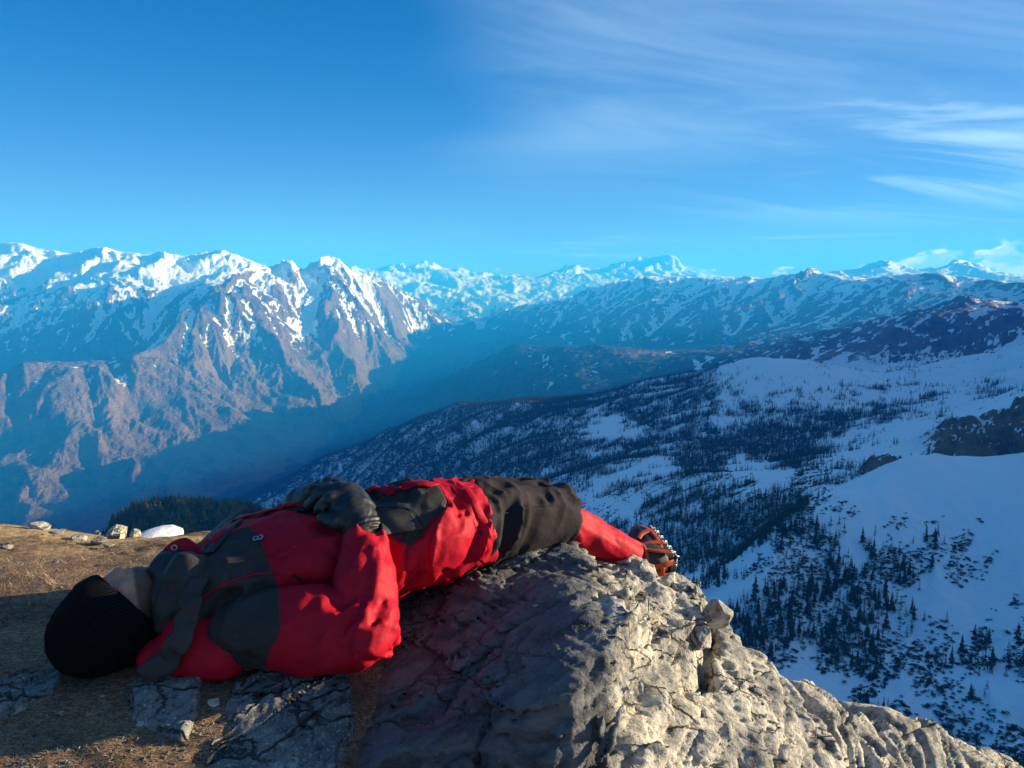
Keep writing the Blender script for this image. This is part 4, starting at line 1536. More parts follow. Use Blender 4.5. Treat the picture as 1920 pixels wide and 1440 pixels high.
# ---- lower rock at the right
RS = Surface([Pz(*a) for a in [(1380, 1440, -1.30), (1450, 1440, -1.33), (1540, 1400, -1.36), (1560, 1330, -1.40), (1620, 1345, -1.46), (1700, 1368, -1.55), (1600, 1440, -1.42), (1720, 1430, -1.55), (1800, 1405, -1.66), (1900, 1434, -1.80), (1850, 1440, -1.72),
                               (1500, 1300, -1.42)]] + [(2.6, 3.3, -2.6), (1.6, 3.4, -2.2), (1.0, 3.0, -1.9), (.8, 1.2, -1.6), (1.6, 1.4, -2.0), (2.4, 2.0, -2.5), (3.2, 2.8, -3.2)], 0.05)
X, Y = polar_patch(12, 52, 330, 1.5, 4.4, 230)
Z = RS(X, Y)
Z = Z + 0.03 * fbm(X / .4, Y / .4, 3, 263)
rx, ry, rz2 = displace(X, Y, Z, lambda p: 1.7 * layered(p, 40, .05) + 0.8 * knobs(p, 40) + 1.5 * blocks(p.reshape(-1, 3), 40, .26).reshape(p.shape[:-1]) + 0.004 * fbm3(p * 45, 3, 541, .6, True))
lower_rock = grid_mesh('rock_outcrop', rx, ry, rz2, mat_rock, keep=(Z > -2.9))
tag(lower_rock, 'long pale rock sloping down to the bottom right corner', 'rock')


# ---- flat slabs let into the soil in front
def slab(name, poly_px, z0, lift, seed, label, tilt=0.0):
    poly = [Pz(px, py, z0)[:2] for px, py in poly_px]
    pa = np.array(poly)
    rmin, rmax = np.hypot(pa[:, 0], pa[:, 1]).min() * .93, np.hypot(pa[:, 0], pa[:, 1]).max() * 1.05
    aa = np.degrees(np.arctan2(pa[:, 0], pa[:, 1]))
    X, Y = polar_patch(aa.min() - 2, aa.max() + 2, 170, rmin, rmax, 170)
    s = poly_sd(X, Y, poly) + 0.012 * fbm(X / .09, Y / .09, 4, seed) + 0.004 * fbm(X / .02, Y / .02, 3, seed + 1)
    g = ground_base(X, Y)
    l = fbm((X + Y) / .4, (Y - X) / .12, 4, seed + 2)
    Z = g + lift + 0.025 * (terrace(l * .5 + .5, 7, .1) - .5) + 0.010 * fbm(X / .1, Y / .1, 4, seed + 3)
    Z = Z - 0.016 * np.exp(-(np.abs(l) / .02) ** 2) + tilt * (X - pa[:, 0].mean())
    Z = Z * sstep(s, -0.004, 0.008) + (g - 0.06) * (1 - sstep(s, -0.004, 0.008))
    x, y, z = displace(X, Y, Z, lambda p: 0.006 * fbm3(p * 16, 4, seed + 4) + 0.16 * layered(p, seed, .03))
    o = grid_mesh(name, x, y, z, mat_slate, keep=(s > -0.012))
    return tag(o, label, 'rock slab')


slab('rock_slab', [(350, 1475), (400, 1350), (440, 1295), (560, 1252), (640, 1258), (662, 1300), (668, 1350), (640, 1400), (650, 1475)], -.93, .035, 301, 'grey cracked slab in the soil below the red upper arm', .17)
slab('rock_slab', [(240, 1310), (300, 1274), (392, 1272), (378, 1320), (345, 1385), (290, 1372), (250, 1350)], -.93, .022, 311, 'small grey slab showing through soil below the hood')
slab('rock_slab', [(-20, 1300), (40, 1268), (128, 1276), (105, 1302), (60, 1322), (0, 1340)], -.92, .018, 321, 'low grey slab in the soil at the left edge below the beanie')


# ---- loose stones
def stone_mesh(seed, sub=4, flat=0.7, rough=0.16, block=0.5):
    bm = bmesh.new()
    bmesh.ops.create_icosphere(bm, subdivisions=sub, radius=1.0)
    v = np.array([p.co[:] for p in bm.verts])
    # cut flat facets like broken rock
    r_ = np.random.default_rng(seed)
    for k in range(14 if block > .7 else 9):
        n = r_.normal(size=3)
        n /= np.linalg.norm(n)
        dpl = r_.uniform(0.38, 0.72) if block > .7 else r_.uniform(0.45, 0.85)
        over = v @ n - dpl
        v -= np.maximum(over, 0)[:, None] * n * (0.9 * block + 0.1)
    n = v / np.linalg.norm(v, axis=1, keepdims=True)
    v = v + n * (rough * fbm3(v * 1.7 + seed, 4, seed, .55) + rough * .35 * fbm3(v * 7 + seed, 3, seed + 3, .6, True))[:, None]
    v[:, 2] *= flat
    for p, c in zip(bm.verts, v):
        p.co = c
    me = bpy.data.meshes.new('stone')
    bm.to_mesh(me)
    bm.free()
    for f in me.polygons:
        f.use_smooth = True
    return me


def stone(px, py, z, w, h, seed, label, mat=None, name='stone', sub=4, turn=0.0, deep=1.0, tilt=0.0, rough=0.16, block=0.5, on_soil=False):
    """a stone whose base shows at pixel (px, py) and height z; w and h in metres"""
    me = stone_mesh(seed, sub, 1.0, rough, block)
    me.materials.append(mat or mat_rock)
    o = link(bpy.data.objects.new(name, me))
    p = Pz(px, py, z)
    gy0 = p[1] + w * .25
    g0 = float(ground_base(np.array([p[0]]), np.array([gy0]))[0]) if on_soil else p[2]
    o.location = (p[0], gy0, g0 + h * (.24 if on_soil else .38))
    o.scale = (w / 2, w / 2 * deep, h / 2)
    o.rotation_euler = (tilt, 0, turn)
    return tag(o, label, 'stone')


def gz(px, py):
    """height of the soil where the pixel ray meets it"""
    z = -1.0
    for _ in range(12):
        p = Pz(px, py, z)
        z = 0.5 * z + 0.5 * float(ground_base(np.array([p[0]]), np.array([p[1]]))[0])
    return z


for (px, py, w, h, sd_, label, tn) in [
        (64, 994, .135, .065, 1, 'wide pale stone on the sandy mound, left rim of the ledge', .2),
        (107, 1004, .10, .045, 2, 'low rounded pale stone right of the wide one on the mound', .5),
        (147, 1014, .085, .042, 3, 'sloping pale stone at the right foot of the sandy mound', -.4),
        (180, 1002, .045, .05, 4, 'small upright chip of stone on the ledge rim', .9),
        (178, 1022, .10, .04, 5, 'flat broken stone in front of the upright chip', .1),
        (213, 1008, .125, .125, 6, 'blocky square stone standing on the rim left of the snow', .35),
        (248, 1008, .06, .065, 7, 'narrow stone between the blocky stone and the snow', .8),
        (200, 1028, .05, .03, 8, 'small cracked stone below the blocky stone', .3),
        (6, 1030, .055, .035, 9, 'small round stone at the left edge of the ledge', 0),
        (102, 1058, .032, .022, 10, 'small grey stone lying in the sunlit dry grass', 0),
        (262, 1365, .036, .016, 11, 'white flat pebble in the shaded soil at bottom left', .4),
        (115, 1342, .018, .014, 12, 'tiny pale pebble in the shaded soil left of the flat one', 0),
        (190, 1308, .014, .01, 13, 'tiny light chip in the soil below the beanie', 0),
        (400, 1326, .034, .022, 14, 'grey pebble in the crack between the two front slabs', .4)]:
    stone(px, py, gz(px, py), w, h, sd_, label, sub=4 if w > .06 else 3, turn=tn, name='stone' if w > .04 else 'pebble', rough=.06, block=1.0, on_soil=True)

# blocks that sit against the boulder's right side
stone(1345, 1194, -1.03, .15, .15, 31, 'square block perched on the right shoulder of the boulder', sub=5, turn=.25, block=1.0, rough=.05)
stone(1312, 1236, -1.04, .15, .12, 32, 'wedge shaped stone leaning beside the dark hollow', sub=5, turn=-.5, tilt=.3, block=1.0, rough=.05)
stone(1245, 1250, -1.02, .14, .12, 33, 'rounded dark stone inside the hollow under the lip', mat_slate, sub=5, block=.35, rough=.12)

# ---- snow patch behind the rim
def snow_patch():
    bm = bmesh.new()
    bmesh.ops.create_icosphere(bm, subdivisions=5, radius=1.0)
    for v in bm.verts:
        c = np.array(v.co[:])
        k = 1 + 0.12 * float(fbm3(c[None] * 1.6, 3, 91)[0])
        v.co = c * k
    me = bpy.data.meshes.new('snow_patch')
    bm.to_mesh(me)
    bm.free()
    for f in me.polygons:
        f.use_smooth = True
    m, t, b = material('old_snow')
    pos = t.node('ShaderNodeNewGeometry').outputs['Position']
    n = t.noise(pos, 30, 5, .65)
    t.put(b.inputs['Base Color'], t.mix(t.ramp(n, .3, .7), (.58, .61, .66), (.74, .76, .79)))
    b.inputs['Roughness'].default_value = .7
    b.inputs['Subsurface Weight'].default_value = 0.0
    t.put(b.inputs['Normal'], t.bump(n, .5, .01))
    me.materials.append(m)
    o = link(bpy.data.objects.new('snow_patch', me))
    p = P(292, 1010, 3.75)
    o.location = p
    o.scale = (.105, .20, .036)
    o.rotation_euler = (0, 0.08, 0)
    tag(o, 'small white snow patch behind the rim of the ledge', 'snow patch')


snow_patch()

# ---- dry grass, straw and grit on the soil
def blades(name, n, region, lmin, lmax, mat, label, seed, flat=0.5, wid=0.0016):
    r_ = np.random.default_rng(seed)
    px = r_.uniform(region[0], region[2], n)
    py = r_.uniform(region[1], region[3], n)
    u = -(py - 720.0) / FPX
    z = np.full(n, -.95)
    for _ in range(8):
        d = z / (-SP_ + u * CP)
        x = (px - 960) / FPX * d
        y = d * CP + u * d * SP_
        z = 0.4 * z + 0.6 * ground_base(x, y)
    clump = fbm(x / .12, y / .12, 4, seed)
    k = clump > -0.12
    x, y = x[k], y[k]
    n = len(x)
    z = ground_z(x, y)
    a = r_.uniform(0, 2 * np.pi, n)
    L = r_.uniform(lmin, lmax, n)
    el = r_.uniform(0.05, flat, n)
    p0 = np.stack([x, y, z - .002], 1)
    dirv = np.stack([np.cos(a) * np.cos(el), np.sin(a) * np.cos(el), np.sin(el)], 1)
    side = np.stack([-np.sin(a), np.cos(a), 0 * a], 1) * wid
    p1 = p0 + dirv * (L * .55)[:, None]
    p2 = p0 + dirv * L[:, None] + np.array([0, 0, -1]) * (L * .12)[:, None]
    V = np.stack([p0 - side, p0 + side, p1 + side * .8, p1 - side * .8, p2], 1).reshape(-1, 3)
    b = np.arange(n)[:, None] * 5
    F = np.concatenate([b + [0, 1, 2], b + [0, 2, 3], b + [3, 2, 4]], 0)
    o = mesh_obj(name, V, F, mat, smooth=False)
    return tag(o, label, None, None, 'stuff')


def straw_material():
    m, t, b = material('dry_straw')
    pos = t.node('ShaderNodeNewGeometry').outputs['Position']
    n = t.noise(pos, 18, 3, .6)
    k = t.noise(pos, 300, 2, .6)
    c = t.mix(t.ramp(n, .38, .64), (.13, .08, .055), (.44, .31, .19))
    t.put(b.inputs['Base Color'], t.mix(t.ramp(k, .35, .65), c, (.24, .165, .11)))
    b.inputs['Roughness'].default_value = .9
    return m


mat_straw = straw_material()
blades('dry_grass', 26000, (-60, 1015, 470, 1440), .006, .024, mat_straw, 'short dry grass matted over the soil of the ledge', 401, .55, .0009)
blades('dry_grass', 3200, (-60, 1012, 470, 1150), .015, .045, mat_straw, 'longer dry grass tufts in the sunlit turf behind the head', 403, 1.0, .0011)
blades('dry_grass', 3500, (600, 1270, 760, 1440), .012, .045, mat_straw, 'tangled dry grass in the gap between slab and boulder', 402, .9, .0008)


def grit(n, seed):
    r_ = np.random.default_rng(seed)
    oct_v = np.array([(1, 0, 0), (0, 1, 0), (-1, 0, 0), (0, -1, 0), (0, 0, .8), (0, 0, -.8)])
    oct_f = np.array([(0, 1, 4), (1, 2, 4), (2, 3, 4), (3, 0, 4), (1, 0, 5), (2, 1, 5), (3, 2, 5), (0, 3, 5)])
    px = r_.uniform(-60, 720, n)
    py = r_.uniform(1005, 1440, n)
    u = -(py - 720.0) / FPX
    z = np.full(n, -.95)
    for _ in range(8):
        d = z / (-SP_ + u * CP)
        x = (px - 960) / FPX * d
        y = d * CP + u * d * SP_
        z = 0.4 * z + 0.6 * ground_base(x, y)
    z = ground_z(x, y)
    s = .0012 + .006 * r_.random(n) ** 4
    V = oct_v[None] * s[:, None, None] * r_.uniform(.6, 1.4, (n, 6, 1)) + np.stack([x, y, z], 1)[:, None]
    F = oct_f[None] + (np.arange(n) * 6)[:, None, None]
    o = mesh_obj('gravel', V.reshape(-1, 3), F.reshape(-1, 3), mat_slate, smooth=False)
    tag(o, 'fine grit and chips strewn over the soil', None, None, 'stuff')


grit(2600, 77)
# ------------------------------------------------------------------ the person lying on the ledge
from mathutils.bvhtree import BVHTree


def unit(v):
    v = np.asarray(v, float)
    return v / np.linalg.norm(v)


def cone(p, a, b, ra, rb):
    """distance to a tapered capsule"""
    a, b = np.asarray(a), np.asarray(b)
    ab = b - a
    t = np.clip(((p - a) @ ab) / (ab @ ab), 0, 1)
    return np.linalg.norm(p - a - t[..., None] * ab, axis=-1) - (ra + (rb - ra) * t)


def chain(p, pts, rad, k=0.02):
    d = None
    for i in range(len(pts) - 1):
        e = cone(p, pts[i], pts[i + 1], rad[i], rad[i + 1])
        d = e if d is None else smin(d, e, k)
    return d


def smin(a, b, k):
    h = np.clip(0.5 + 0.5 * (b - a) / k, 0, 1)
    return b + (a - b) * h - k * h * (1 - h)


def ellipsoid(p, c, axes, r):
    q = p - np.asarray(c)
    s = np.stack([q @ np.asarray(axes[i]) / r[i] for i in range(3)], -1)
    l = np.linalg.norm(s, axis=-1)
    return (l - 1) * min(r) * (0.6 + 0.4 * np.clip(l, 0, 1))


def spine(p, pts, wid, thk, up=(0, 0, 1)):
    """body of elliptical section along a curved axis"""
    best = np.full(p.shape[:-1], 1e9)
    up = np.asarray(up, float)
    for i in range(len(pts) - 1):
        a, b = np.asarray(pts[i]), np.asarray(pts[i + 1])
        ab = b - a
        L = np.linalg.norm(ab)
        ax = ab / L
        tt = ((p - a) @ ax) / L
        t = np.clip(tt, 0, 1)
        sd_ = unit(np.cross(ax, up))
        u2 = np.cross(sd_, ax)
        q = p - a - t[..., None] * ab
        w_ = wid[i] + (wid[i + 1] - wid[i]) * t
        h_ = thk[i] + (thk[i + 1] - thk[i]) * t
        s = np.sqrt((q @ sd_ / w_) ** 2 + (q @ u2 / h_) ** 2 + (q @ ax / h_) ** 2)
        best = smin(best, (s - 1) * np.minimum(w_, h_), 0.02)
    return best


def folds(p, a, fa, fb, seed, octs=2):
    """cloth folds: crests that run along direction a when fa < fb"""
    a = unit(a)
    b = unit(np.cross(a, (0.31, 0.17, 0.93)))
    c = np.cross(a, b)
    q = np.stack([p @ a * fa, p @ b * fb, p @ c * fb], -1)
    q = q + 0.35 * np.stack([noise3(q * .6, seed + 7), noise3(q * .6 + 5, seed + 8), noise3(q * .6 + 9, seed + 9)], -1)
    r_ = fbm3(q, octs, seed, .42, True)
    return r_ - 0.1


def creases(p, seed=900):
    """crumpled cloth: flats that meet in sharp lines"""
    w_ = p + .02 * np.stack([noise3(p * 14, seed), noise3(p * 14 + 4, seed + 1), noise3(p * 14 + 8, seed + 2)], -1)
    a = 1 - np.abs(noise3(w_ * np.array([11., 15., 17.]), seed + 3)) * 2
    b = 1 - np.abs(noise3(w_ * np.array([27., 33., 38.]), seed + 4)) * 2
    gate = sstep(noise3(p * 6, seed + 5), -.5, .5)
    return (.7 * np.abs(a) ** 2 * np.sign(a) + .38 * b * gate) - .2


def sdf_mesh(fun, lo, hi, h, fold=None, smooth=1, crease=0.0, cut=None):
    """mesh of fun(p) < 0; fold(p) pushes the surface out near it"""
    G = sdf_grid(lo, hi, h)
    sh = G.shape[:3]
    f = np.empty(sh, np.float32)
    for i in range(sh[0]):
        f[i] = fun(G[i].astype(np.float64))
    if fold is not None:
        m = np.abs(f) < 0.05
        f[m] -= fold(G[m].astype(np.float64)).astype(np.float32)
    if cut is not None:
        f = np.maximum(f, cut(G.astype(np.float64)).astype(np.float32))
    V, Q = surface_nets(f, np.array(lo), h)
    if smooth:
        V = relax(V, Q, smooth, 0.5)
    if crease:
        V = V + vert_normals(V, Q) * (crease * creases(V))[:, None]
    return V, Q


def cloth_mat(name, col, rough=0.6, weave=900, wr=0.5, sheen=0.0, spec=0.3, wrdist=0.006, second=None):
    m, t, b = material(name)
    pos = t.node('ShaderNodeNewGeometry').outputs['Position']
    big = t.noise(pos, 9, 4, .6, .6)
    wv = t.noise(pos, weave, 2, .5)
    cr = t.noise(t.vmath('MULTIPLY', pos, (30, 36, 44)), 1.0, 5, .6, .15)
    c = t.mix(t.ramp(big, .3, .7), tuple(x * .86 for x in col), tuple(min(1, x * 1.1) for x in col))
    c = t.mix(t.math('MULTIPLY', t.ramp(wv, .35, .65), .25), c, tuple(x * .6 for x in col))
    if second is not None:
        at = t.node('ShaderNodeAttribute', attribute_name='panel').outputs['Fac']
        c2 = t.mix(t.ramp(big, .3, .7), tuple(x * .85 for x in second), tuple(x * 1.15 for x in second))
        c = t.mix(t.ramp(at, -.0008, .0008, smooth=False), c, c2)
    t.put(b.inputs['Base Color'], c)
    b.inputs['Roughness'].default_value = rough
    b.inputs['Specular IOR Level'].default_value = spec
    b.inputs['Sheen Weight'].default_value = sheen
    h = t.math('ADD', t.math('MULTIPLY', cr, 1.0), t.math('MULTIPLY', wv, .06))
    if second is not None:
        # seam: the panel edge is a shallow groove
        ed = t.math('ABSOLUTE', at)
        h = t.math('ADD', h, t.math('MULTIPLY', t.ramp(ed, 0, .004), .5))
    t.put(b.inputs['Normal'], t.bump(h, wr, wrdist))
    return m


RED = (0.42, 0.003, 0.020)
CHAR = (0.034, 0.031, 0.032)
mat_jacket = cloth_mat('red_nylon_with_charcoal_panels', RED, .62, second=CHAR, spec=.18)
mat_red = cloth_mat('red_nylon', RED, .62, spec=.18)
mat_char = cloth_mat('charcoal_nylon', CHAR, .6)
mat_trouser = cloth_mat('dark_softshell', (0.030, 0.025, 0.029), .85, spec=.12)
mat_glove = cloth_mat('black_glove_leather', (0.014, 0.0145, 0.016), .5, 500, .7, spec=.5, wrdist=.004)
mat_black = cloth_mat('black_cloth', (0.012, 0.012, 0.015), .8)


def knit_mat():
    m, t, b = material('black_knit')
    pos = t.node('ShaderNodeNewGeometry').outputs['Position']
    n = t.noise(pos, 420, 3, .6)
    n2_ = t.noise(pos, 25, 3, .6)
    t.put(b.inputs['Base Color'], t.mix(n2_, (.004, .004, .006), (.012, .012, .015)))
    b.inputs['Roughness'].default_value = .95
    b.inputs['Specular IOR Level'].default_value = .1
    rib = t.math('SINE', t.math('MULTIPLY', t.node('ShaderNodeAttribute', attribute_name='rib').outputs['Fac'], 95.0))
    t.put(b.inputs['Base Color'], t.mix(t.ramp(rib, -1, 1), (.004, .004, .006), (.013, .013, .016)))
    t.put(b.inputs['Normal'], t.bump(t.math('ADD', t.math('MULTIPLY', rib, .6), t.math('ADD', n, n2_)), 1.0, .004))
    return m


def metal_mat(name, col, rough):
    m, t, b = material(name)
    b.inputs['Base Color'].default_value = (*col, 1)
    b.inputs['Metallic'].default_value = .9
    pos = t.node('ShaderNodeNewGeometry').outputs['Position']
    t.put(b.inputs['Roughness'], t.ramp(t.noise(pos, 120, 3), .3, .7, rough * .8, rough * 1.3))
    return m


mat_knit = knit_mat()
mat_steel = metal_mat('worn_steel', (.36, .36, .36), .45)
mat_orange = cloth_mat('orange_rubber', (.40, .055, .014), .5, 300, .3)
mat_boot = cloth_mat('dark_boot', (.035, .033, .033), .6, 400, .6)

# joints, each where the photograph shows it
NECK = P(338, 1112, 1.97)
HEADC = P(226, 1150, 1.87)
TORSO = [P(400, 1112, 1.98), P(470, 1086, 2.00), P(560, 1060, 2.04), P(690, 1022, 2.09), P(800, 990, 2.13), P(893, 974, 2.21)]
T_W = [.165, .195, .205, .20, .188, .158]
T_H = [.125, .142, .146, .135, .130, .110]
SH_R, EL_R, WR_R = P(470, 1168, 1.85), P(684, 1188, 1.775), P(686, 1012, 1.905)
SH_L, EL_L, WR_L = P(475, 1030, 2.20), P(650, 990, 2.42), P(585, 950, 2.22)
HIP_R, KN_R, AN_R = P(868, 988, 2.19), P(1030, 966, 2.36), P(1196, 1046, 2.58)
HIP_L, KN_L, AN_L = P(885, 968, 2.40), P(1035, 955, 2.56), P(1175, 1052, 2.84)
BODY_AX = unit(TORSO[-1] - TORSO[0])

crown = unit(HEADC - NECK)
face_up = unit(np.array([0.05, 0.12, 1.0]) - crown * (np.array([0.05, 0.12, 1.0]) @ crown))
lr_ax = np.cross(face_up, crown)
HAX = (crown, face_up, lr_ax)


def hp(c, f, l=0.0):
    """point in head coordinates: towards crown, towards face, sideways"""
    return HEADC + crown * c + face_up * f + lr_ax * l


def body_fun(p):
    d = ellipsoid(p, hp(.012, -.005), HAX, (.118, .098, .078))
    d = smin(d, ellipsoid(p, hp(-.055, .030), HAX, (.070, .066, .060)), .035)                # jaw
    d = smin(d, ellipsoid(p, hp(-.098, .058), HAX, (.024, .026, .028)), .02)                 # chin
    d = smin(d, cone(p, hp(.028, .086), hp(-.010, .106), .010, .0135), .016)                  # nose
    d = smin(d, ellipsoid(p, hp(-.014, .102, .014), HAX, (.010, .010, .009)), .008)          # nostril wings
    d = smin(d, ellipsoid(p, hp(-.014, .102, -.014), HAX, (.010, .010, .009)), .008)
    d = smin(d, ellipsoid(p, hp(-.046, .092), HAX, (.007, .011, .025)), .008)                # lips
    d = smin(d, ellipsoid(p, hp(-.060, .091), HAX, (.008, .011, .022)), .008)
    d = smin(d, ellipsoid(p, hp(.045, .088), HAX, (.012, .012, .055)), .015)                 # brow
    for s in (1, -1):
        d = smin(d, ellipsoid(p, hp(-.005, .070, s * .046), HAX, (.025, .022, .020)), .02)   # cheeks
        d = np.maximum(d, -ellipsoid(p, hp(.026, .098, s * .032), HAX, (.012, .016, .018)))  # eye sockets
        d = smin(d, ellipsoid(p, hp(.026, .083, s * .032), HAX, (.012, .011, .014)), .004)   # closed lids
        d = smin(d, ellipsoid(p, hp(.0, -.012, s * .080), HAX, (.032, .018, .010)), .008)    # ears
    d = smin(d, chain(p, [hp(-.06, -.02), NECK, TORSO[0]], [.058, .060, .07]), .03)
    d = smin(d, spine(p, TORSO, [w * .78 for w in T_W], [h * .78 for h in T_H]), .04)
    d = smin(d, chain(p, [SH_R, EL_R, WR_R, P(668, 968, 1.965)], [.060, .046, .030, .026]), .03)
    d = smin(d, chain(p, [SH_L, EL_L, WR_L, P(575, 935, 2.19)], [.060, .046, .030, .026]), .03)
    d = smin(d, chain(p, [HIP_R, KN_R, AN_R, P(1235, 1052, 2.62)], [.080, .056, .038, .035]), .03)
    d = smin(d, chain(p, [HIP_L, KN_L, AN_L, P(1180, 1036, 2.9)], [.080, .056, .038, .035]), .03)
    return d


allp_ = np.array([NECK, HEADC, hp(.15, 0), *TORSO, SH_R, EL_R, WR_R, EL_L, KN_R, AN_R, KN_L, AN_L, P(1240, 1052, 2.62)])


def skin_mat():
    m, t, b = material('skin_with_stubble')
    pos = t.node('ShaderNodeNewGeometry').outputs['Position']
    be = t.node('ShaderNodeAttribute', attribute_name='beard').outputs['Fac']
    n = t.noise(pos, 60, 4, .6)
    st_ = t.noise(pos, 900, 2, .6)
    c = t.mix(t.ramp(n, .3, .7), (.40, .175, .110), (.52, .25, .17))
    f = t.math('MULTIPLY', t.ramp(be, .2, .8), t.ramp(st_, .30, .62, .35, 1.0))
    t.put(b.inputs['Base Color'], t.mix(f, c, (.020, .016, .015)))
    b.inputs['Roughness'].default_value = .55
    b.inputs['Subsurface Weight'].default_value = .08
    b.inputs['Subsurface Radius'].default_value = (.01, .004, .002)
    t.put(b.inputs['Normal'], t.bump(t.math('ADD', n, t.math('MULTIPLY', st_, .4)), .35, .002))
    return m


V, Q = sdf_mesh(body_fun, allp_.min(0) - .16, allp_.max(0) + .16, .0085, smooth=1)
loc = V - HEADC
lc, lf, ll = loc @ crown, loc @ face_up, loc @ lr_ax
beard = sstep(-lc + .25 * np.abs(ll) - .2 * np.maximum(lf - .09, 0), .030, .055) * (lf > -.03)
person = mesh_obj('person', V, Q, skin_mat(), attrs={'beard': beard})
tag(person, 'person in red and charcoal jacket and black beanie lying on the boulder', 'person')
part = lambda name, V, Q, mat, **kw: mesh_obj(name, V, Q, mat, person, **kw)

# ---- jacket
lo_j = np.array(TORSO + [SH_R, EL_R, WR_R, EL_L]).min(0) - .2
hi_j = np.array(TORSO + [SH_R, EL_R, WR_R, EL_L]).max(0) + .2
HEM_P, HEM_N = TORSO[-1], BODY_AX


def jacket_fun(p):
    d = spine(p, TORSO, T_W, T_H)
    arm = chain(p, [SH_R, 0.5 * (SH_R + EL_R), EL_R], [.098, .099, .082], .015)
    fore = chain(p, [EL_R, 0.5 * (EL_R + WR_R), WR_R], [.080, .070, .056], .01)
    w_ax = unit(WR_R - EL_R)
    fore = np.maximum(fore, (p - WR_R) @ w_ax - .006)
    au = arm
    arm = smin(arm, fore, .010)
    arm = arm + .012 * np.exp(-((au - fore) / .016) ** 2) * (np.linalg.norm(p - EL_R, axis=-1) < .15)
    arm2 = chain(p, [SH_L, EL_L, WR_L], [.095, .08, .056], .02)
    # the arm presses into the flank: a crease, not a melt
    groove = .016 * np.exp(-((d - arm) / .016) ** 2)
    d = smin(d, arm, .006) + groove
    d = smin(d, arm2, .02)
    d = np.maximum(d, -((p - P(352, 1108, 1.97)) @ BODY_AX))       # neck opening
    return d


AXA = unit(EL_R - SH_R)
AXF = unit(WR_R - EL_R)
SIDE = unit(np.cross(BODY_AX, (0, 0, 1)))


def jacket_fold(p):
    wa = np.exp(-(np.maximum(cone(p, SH_R, EL_R, .09, .08), 0) / .02) ** 2)
    wf = np.exp(-(np.maximum(cone(p, EL_R, WR_R, .08, .056), 0) / .015) ** 2)
    we = np.exp(-(np.linalg.norm(p - EL_R, axis=-1) / .13) ** 2)
    tor = np.clip(1 - wa - wf, 0, 1)
    t = (p - TORSO[0]) @ BODY_AX
    f1 = folds(p, unit(SIDE * .8 + BODY_AX * .6 + np.array([0, 0, .5])), 4.0, 13.0, 601)
    low_ = sstep(t, .30, .50)
    f1b = folds(p, unit(BODY_AX * .35 + np.array([0, 0, 1.0]) - SIDE * .2), 3.2, 20.0, 605)
    f2 = folds(p, unit(np.cross(AXA, (0.2, -.5, .8))), 5.0, 17.0, 611)
    f3 = folds(p, unit(AXF + .35 * SIDE), 5.0, 20.0, 621)
    f4 = folds(p, unit(np.cross(AXF, AXA) + .4 * AXA), 6.0, 24.0, 631)
    return tor * (.015 * f1 * (1 - .5 * low_) + .019 * f1b * low_) + wa * .020 * f2 + wf * .016 * f3 + .024 * we * f4


JV, JQ = sdf_mesh(jacket_fun, lo_j, hi_j, .0058, jacket_fold, 1, .0028, lambda p: (p - HEM_P) @ HEM_N - .012)
jx, jy, jd = to_px(JV)
YOKE = [(352, 1060), (400, 1015), (462, 985), (486, 1004), (494, 1030), (512, 1072), (523, 1110), (526, 1180), (505, 1222), (488, 1290), (352, 1290)]
FRONT = [(664, 950), (690, 922), (718, 905), (752, 890), (800, 893), (826, 915), (838, 940), (832, 962), (806, 975), (800, 992), (771, 1024), (716, 1004), (700, 985)]
back_ = (jd - np.interp(jx, [300, 900], [2.0, 2.22])) > .17
panel = np.maximum(poly_sd(jx, jy, YOKE) * (jy > 0), poly_sd(jx, jy, FRONT)) * .0014
arm_d = cone(JV, EL_R, WR_R, .08, .056)
panel = np.where(back_ | (arm_d < .012), -.02, panel)
jacket = part('jacket', JV, JQ, mat_jacket, attrs={'panel': panel})
j_bvh = BVHTree.FromPolygons([Vector(v) for v in JV], [tuple(int(i) for i in q) for q in JQ])


def on(bvh, px, py, off=0.0):
    """point of a mesh under a pixel of the view, lifted off it a little"""
    d = P(px, py, 1.0)
    h = bvh.ray_cast(Vector((0, 0, 0)), Vector(unit(d)))
    if h[0] is None:
        n = bvh.find_nearest(Vector(P(px, py, 2.05)))
        return np.array(n[0]) + np.array(n[1]) * off, np.array(n[1])
    nn = np.array(h[1])
    if nn @ d > 0:
        nn = -nn
    return np.array(h[0]) + nn * off, nn


def smooth_path(pts, n=40):
    pts = np.asarray(pts, float)
    m = len(pts)
    t = np.linspace(0, m - 1, n)
    i = np.clip(np.floor(t).astype(int), 0, m - 2)
    f = (t - i)[:, None]
    g = lambda k: pts[np.clip(k, 0, m - 1)]
    p0, p1, p2, p3 = g(i - 1), g(i), g(i + 1), g(i + 2)
    return p1 + .5 * f * (p2 - p0 + f * (2 * p0 - 5 * p1 + 4 * p2 - p3 + f * (3 * (p1 - p2) + p3 - p0)))


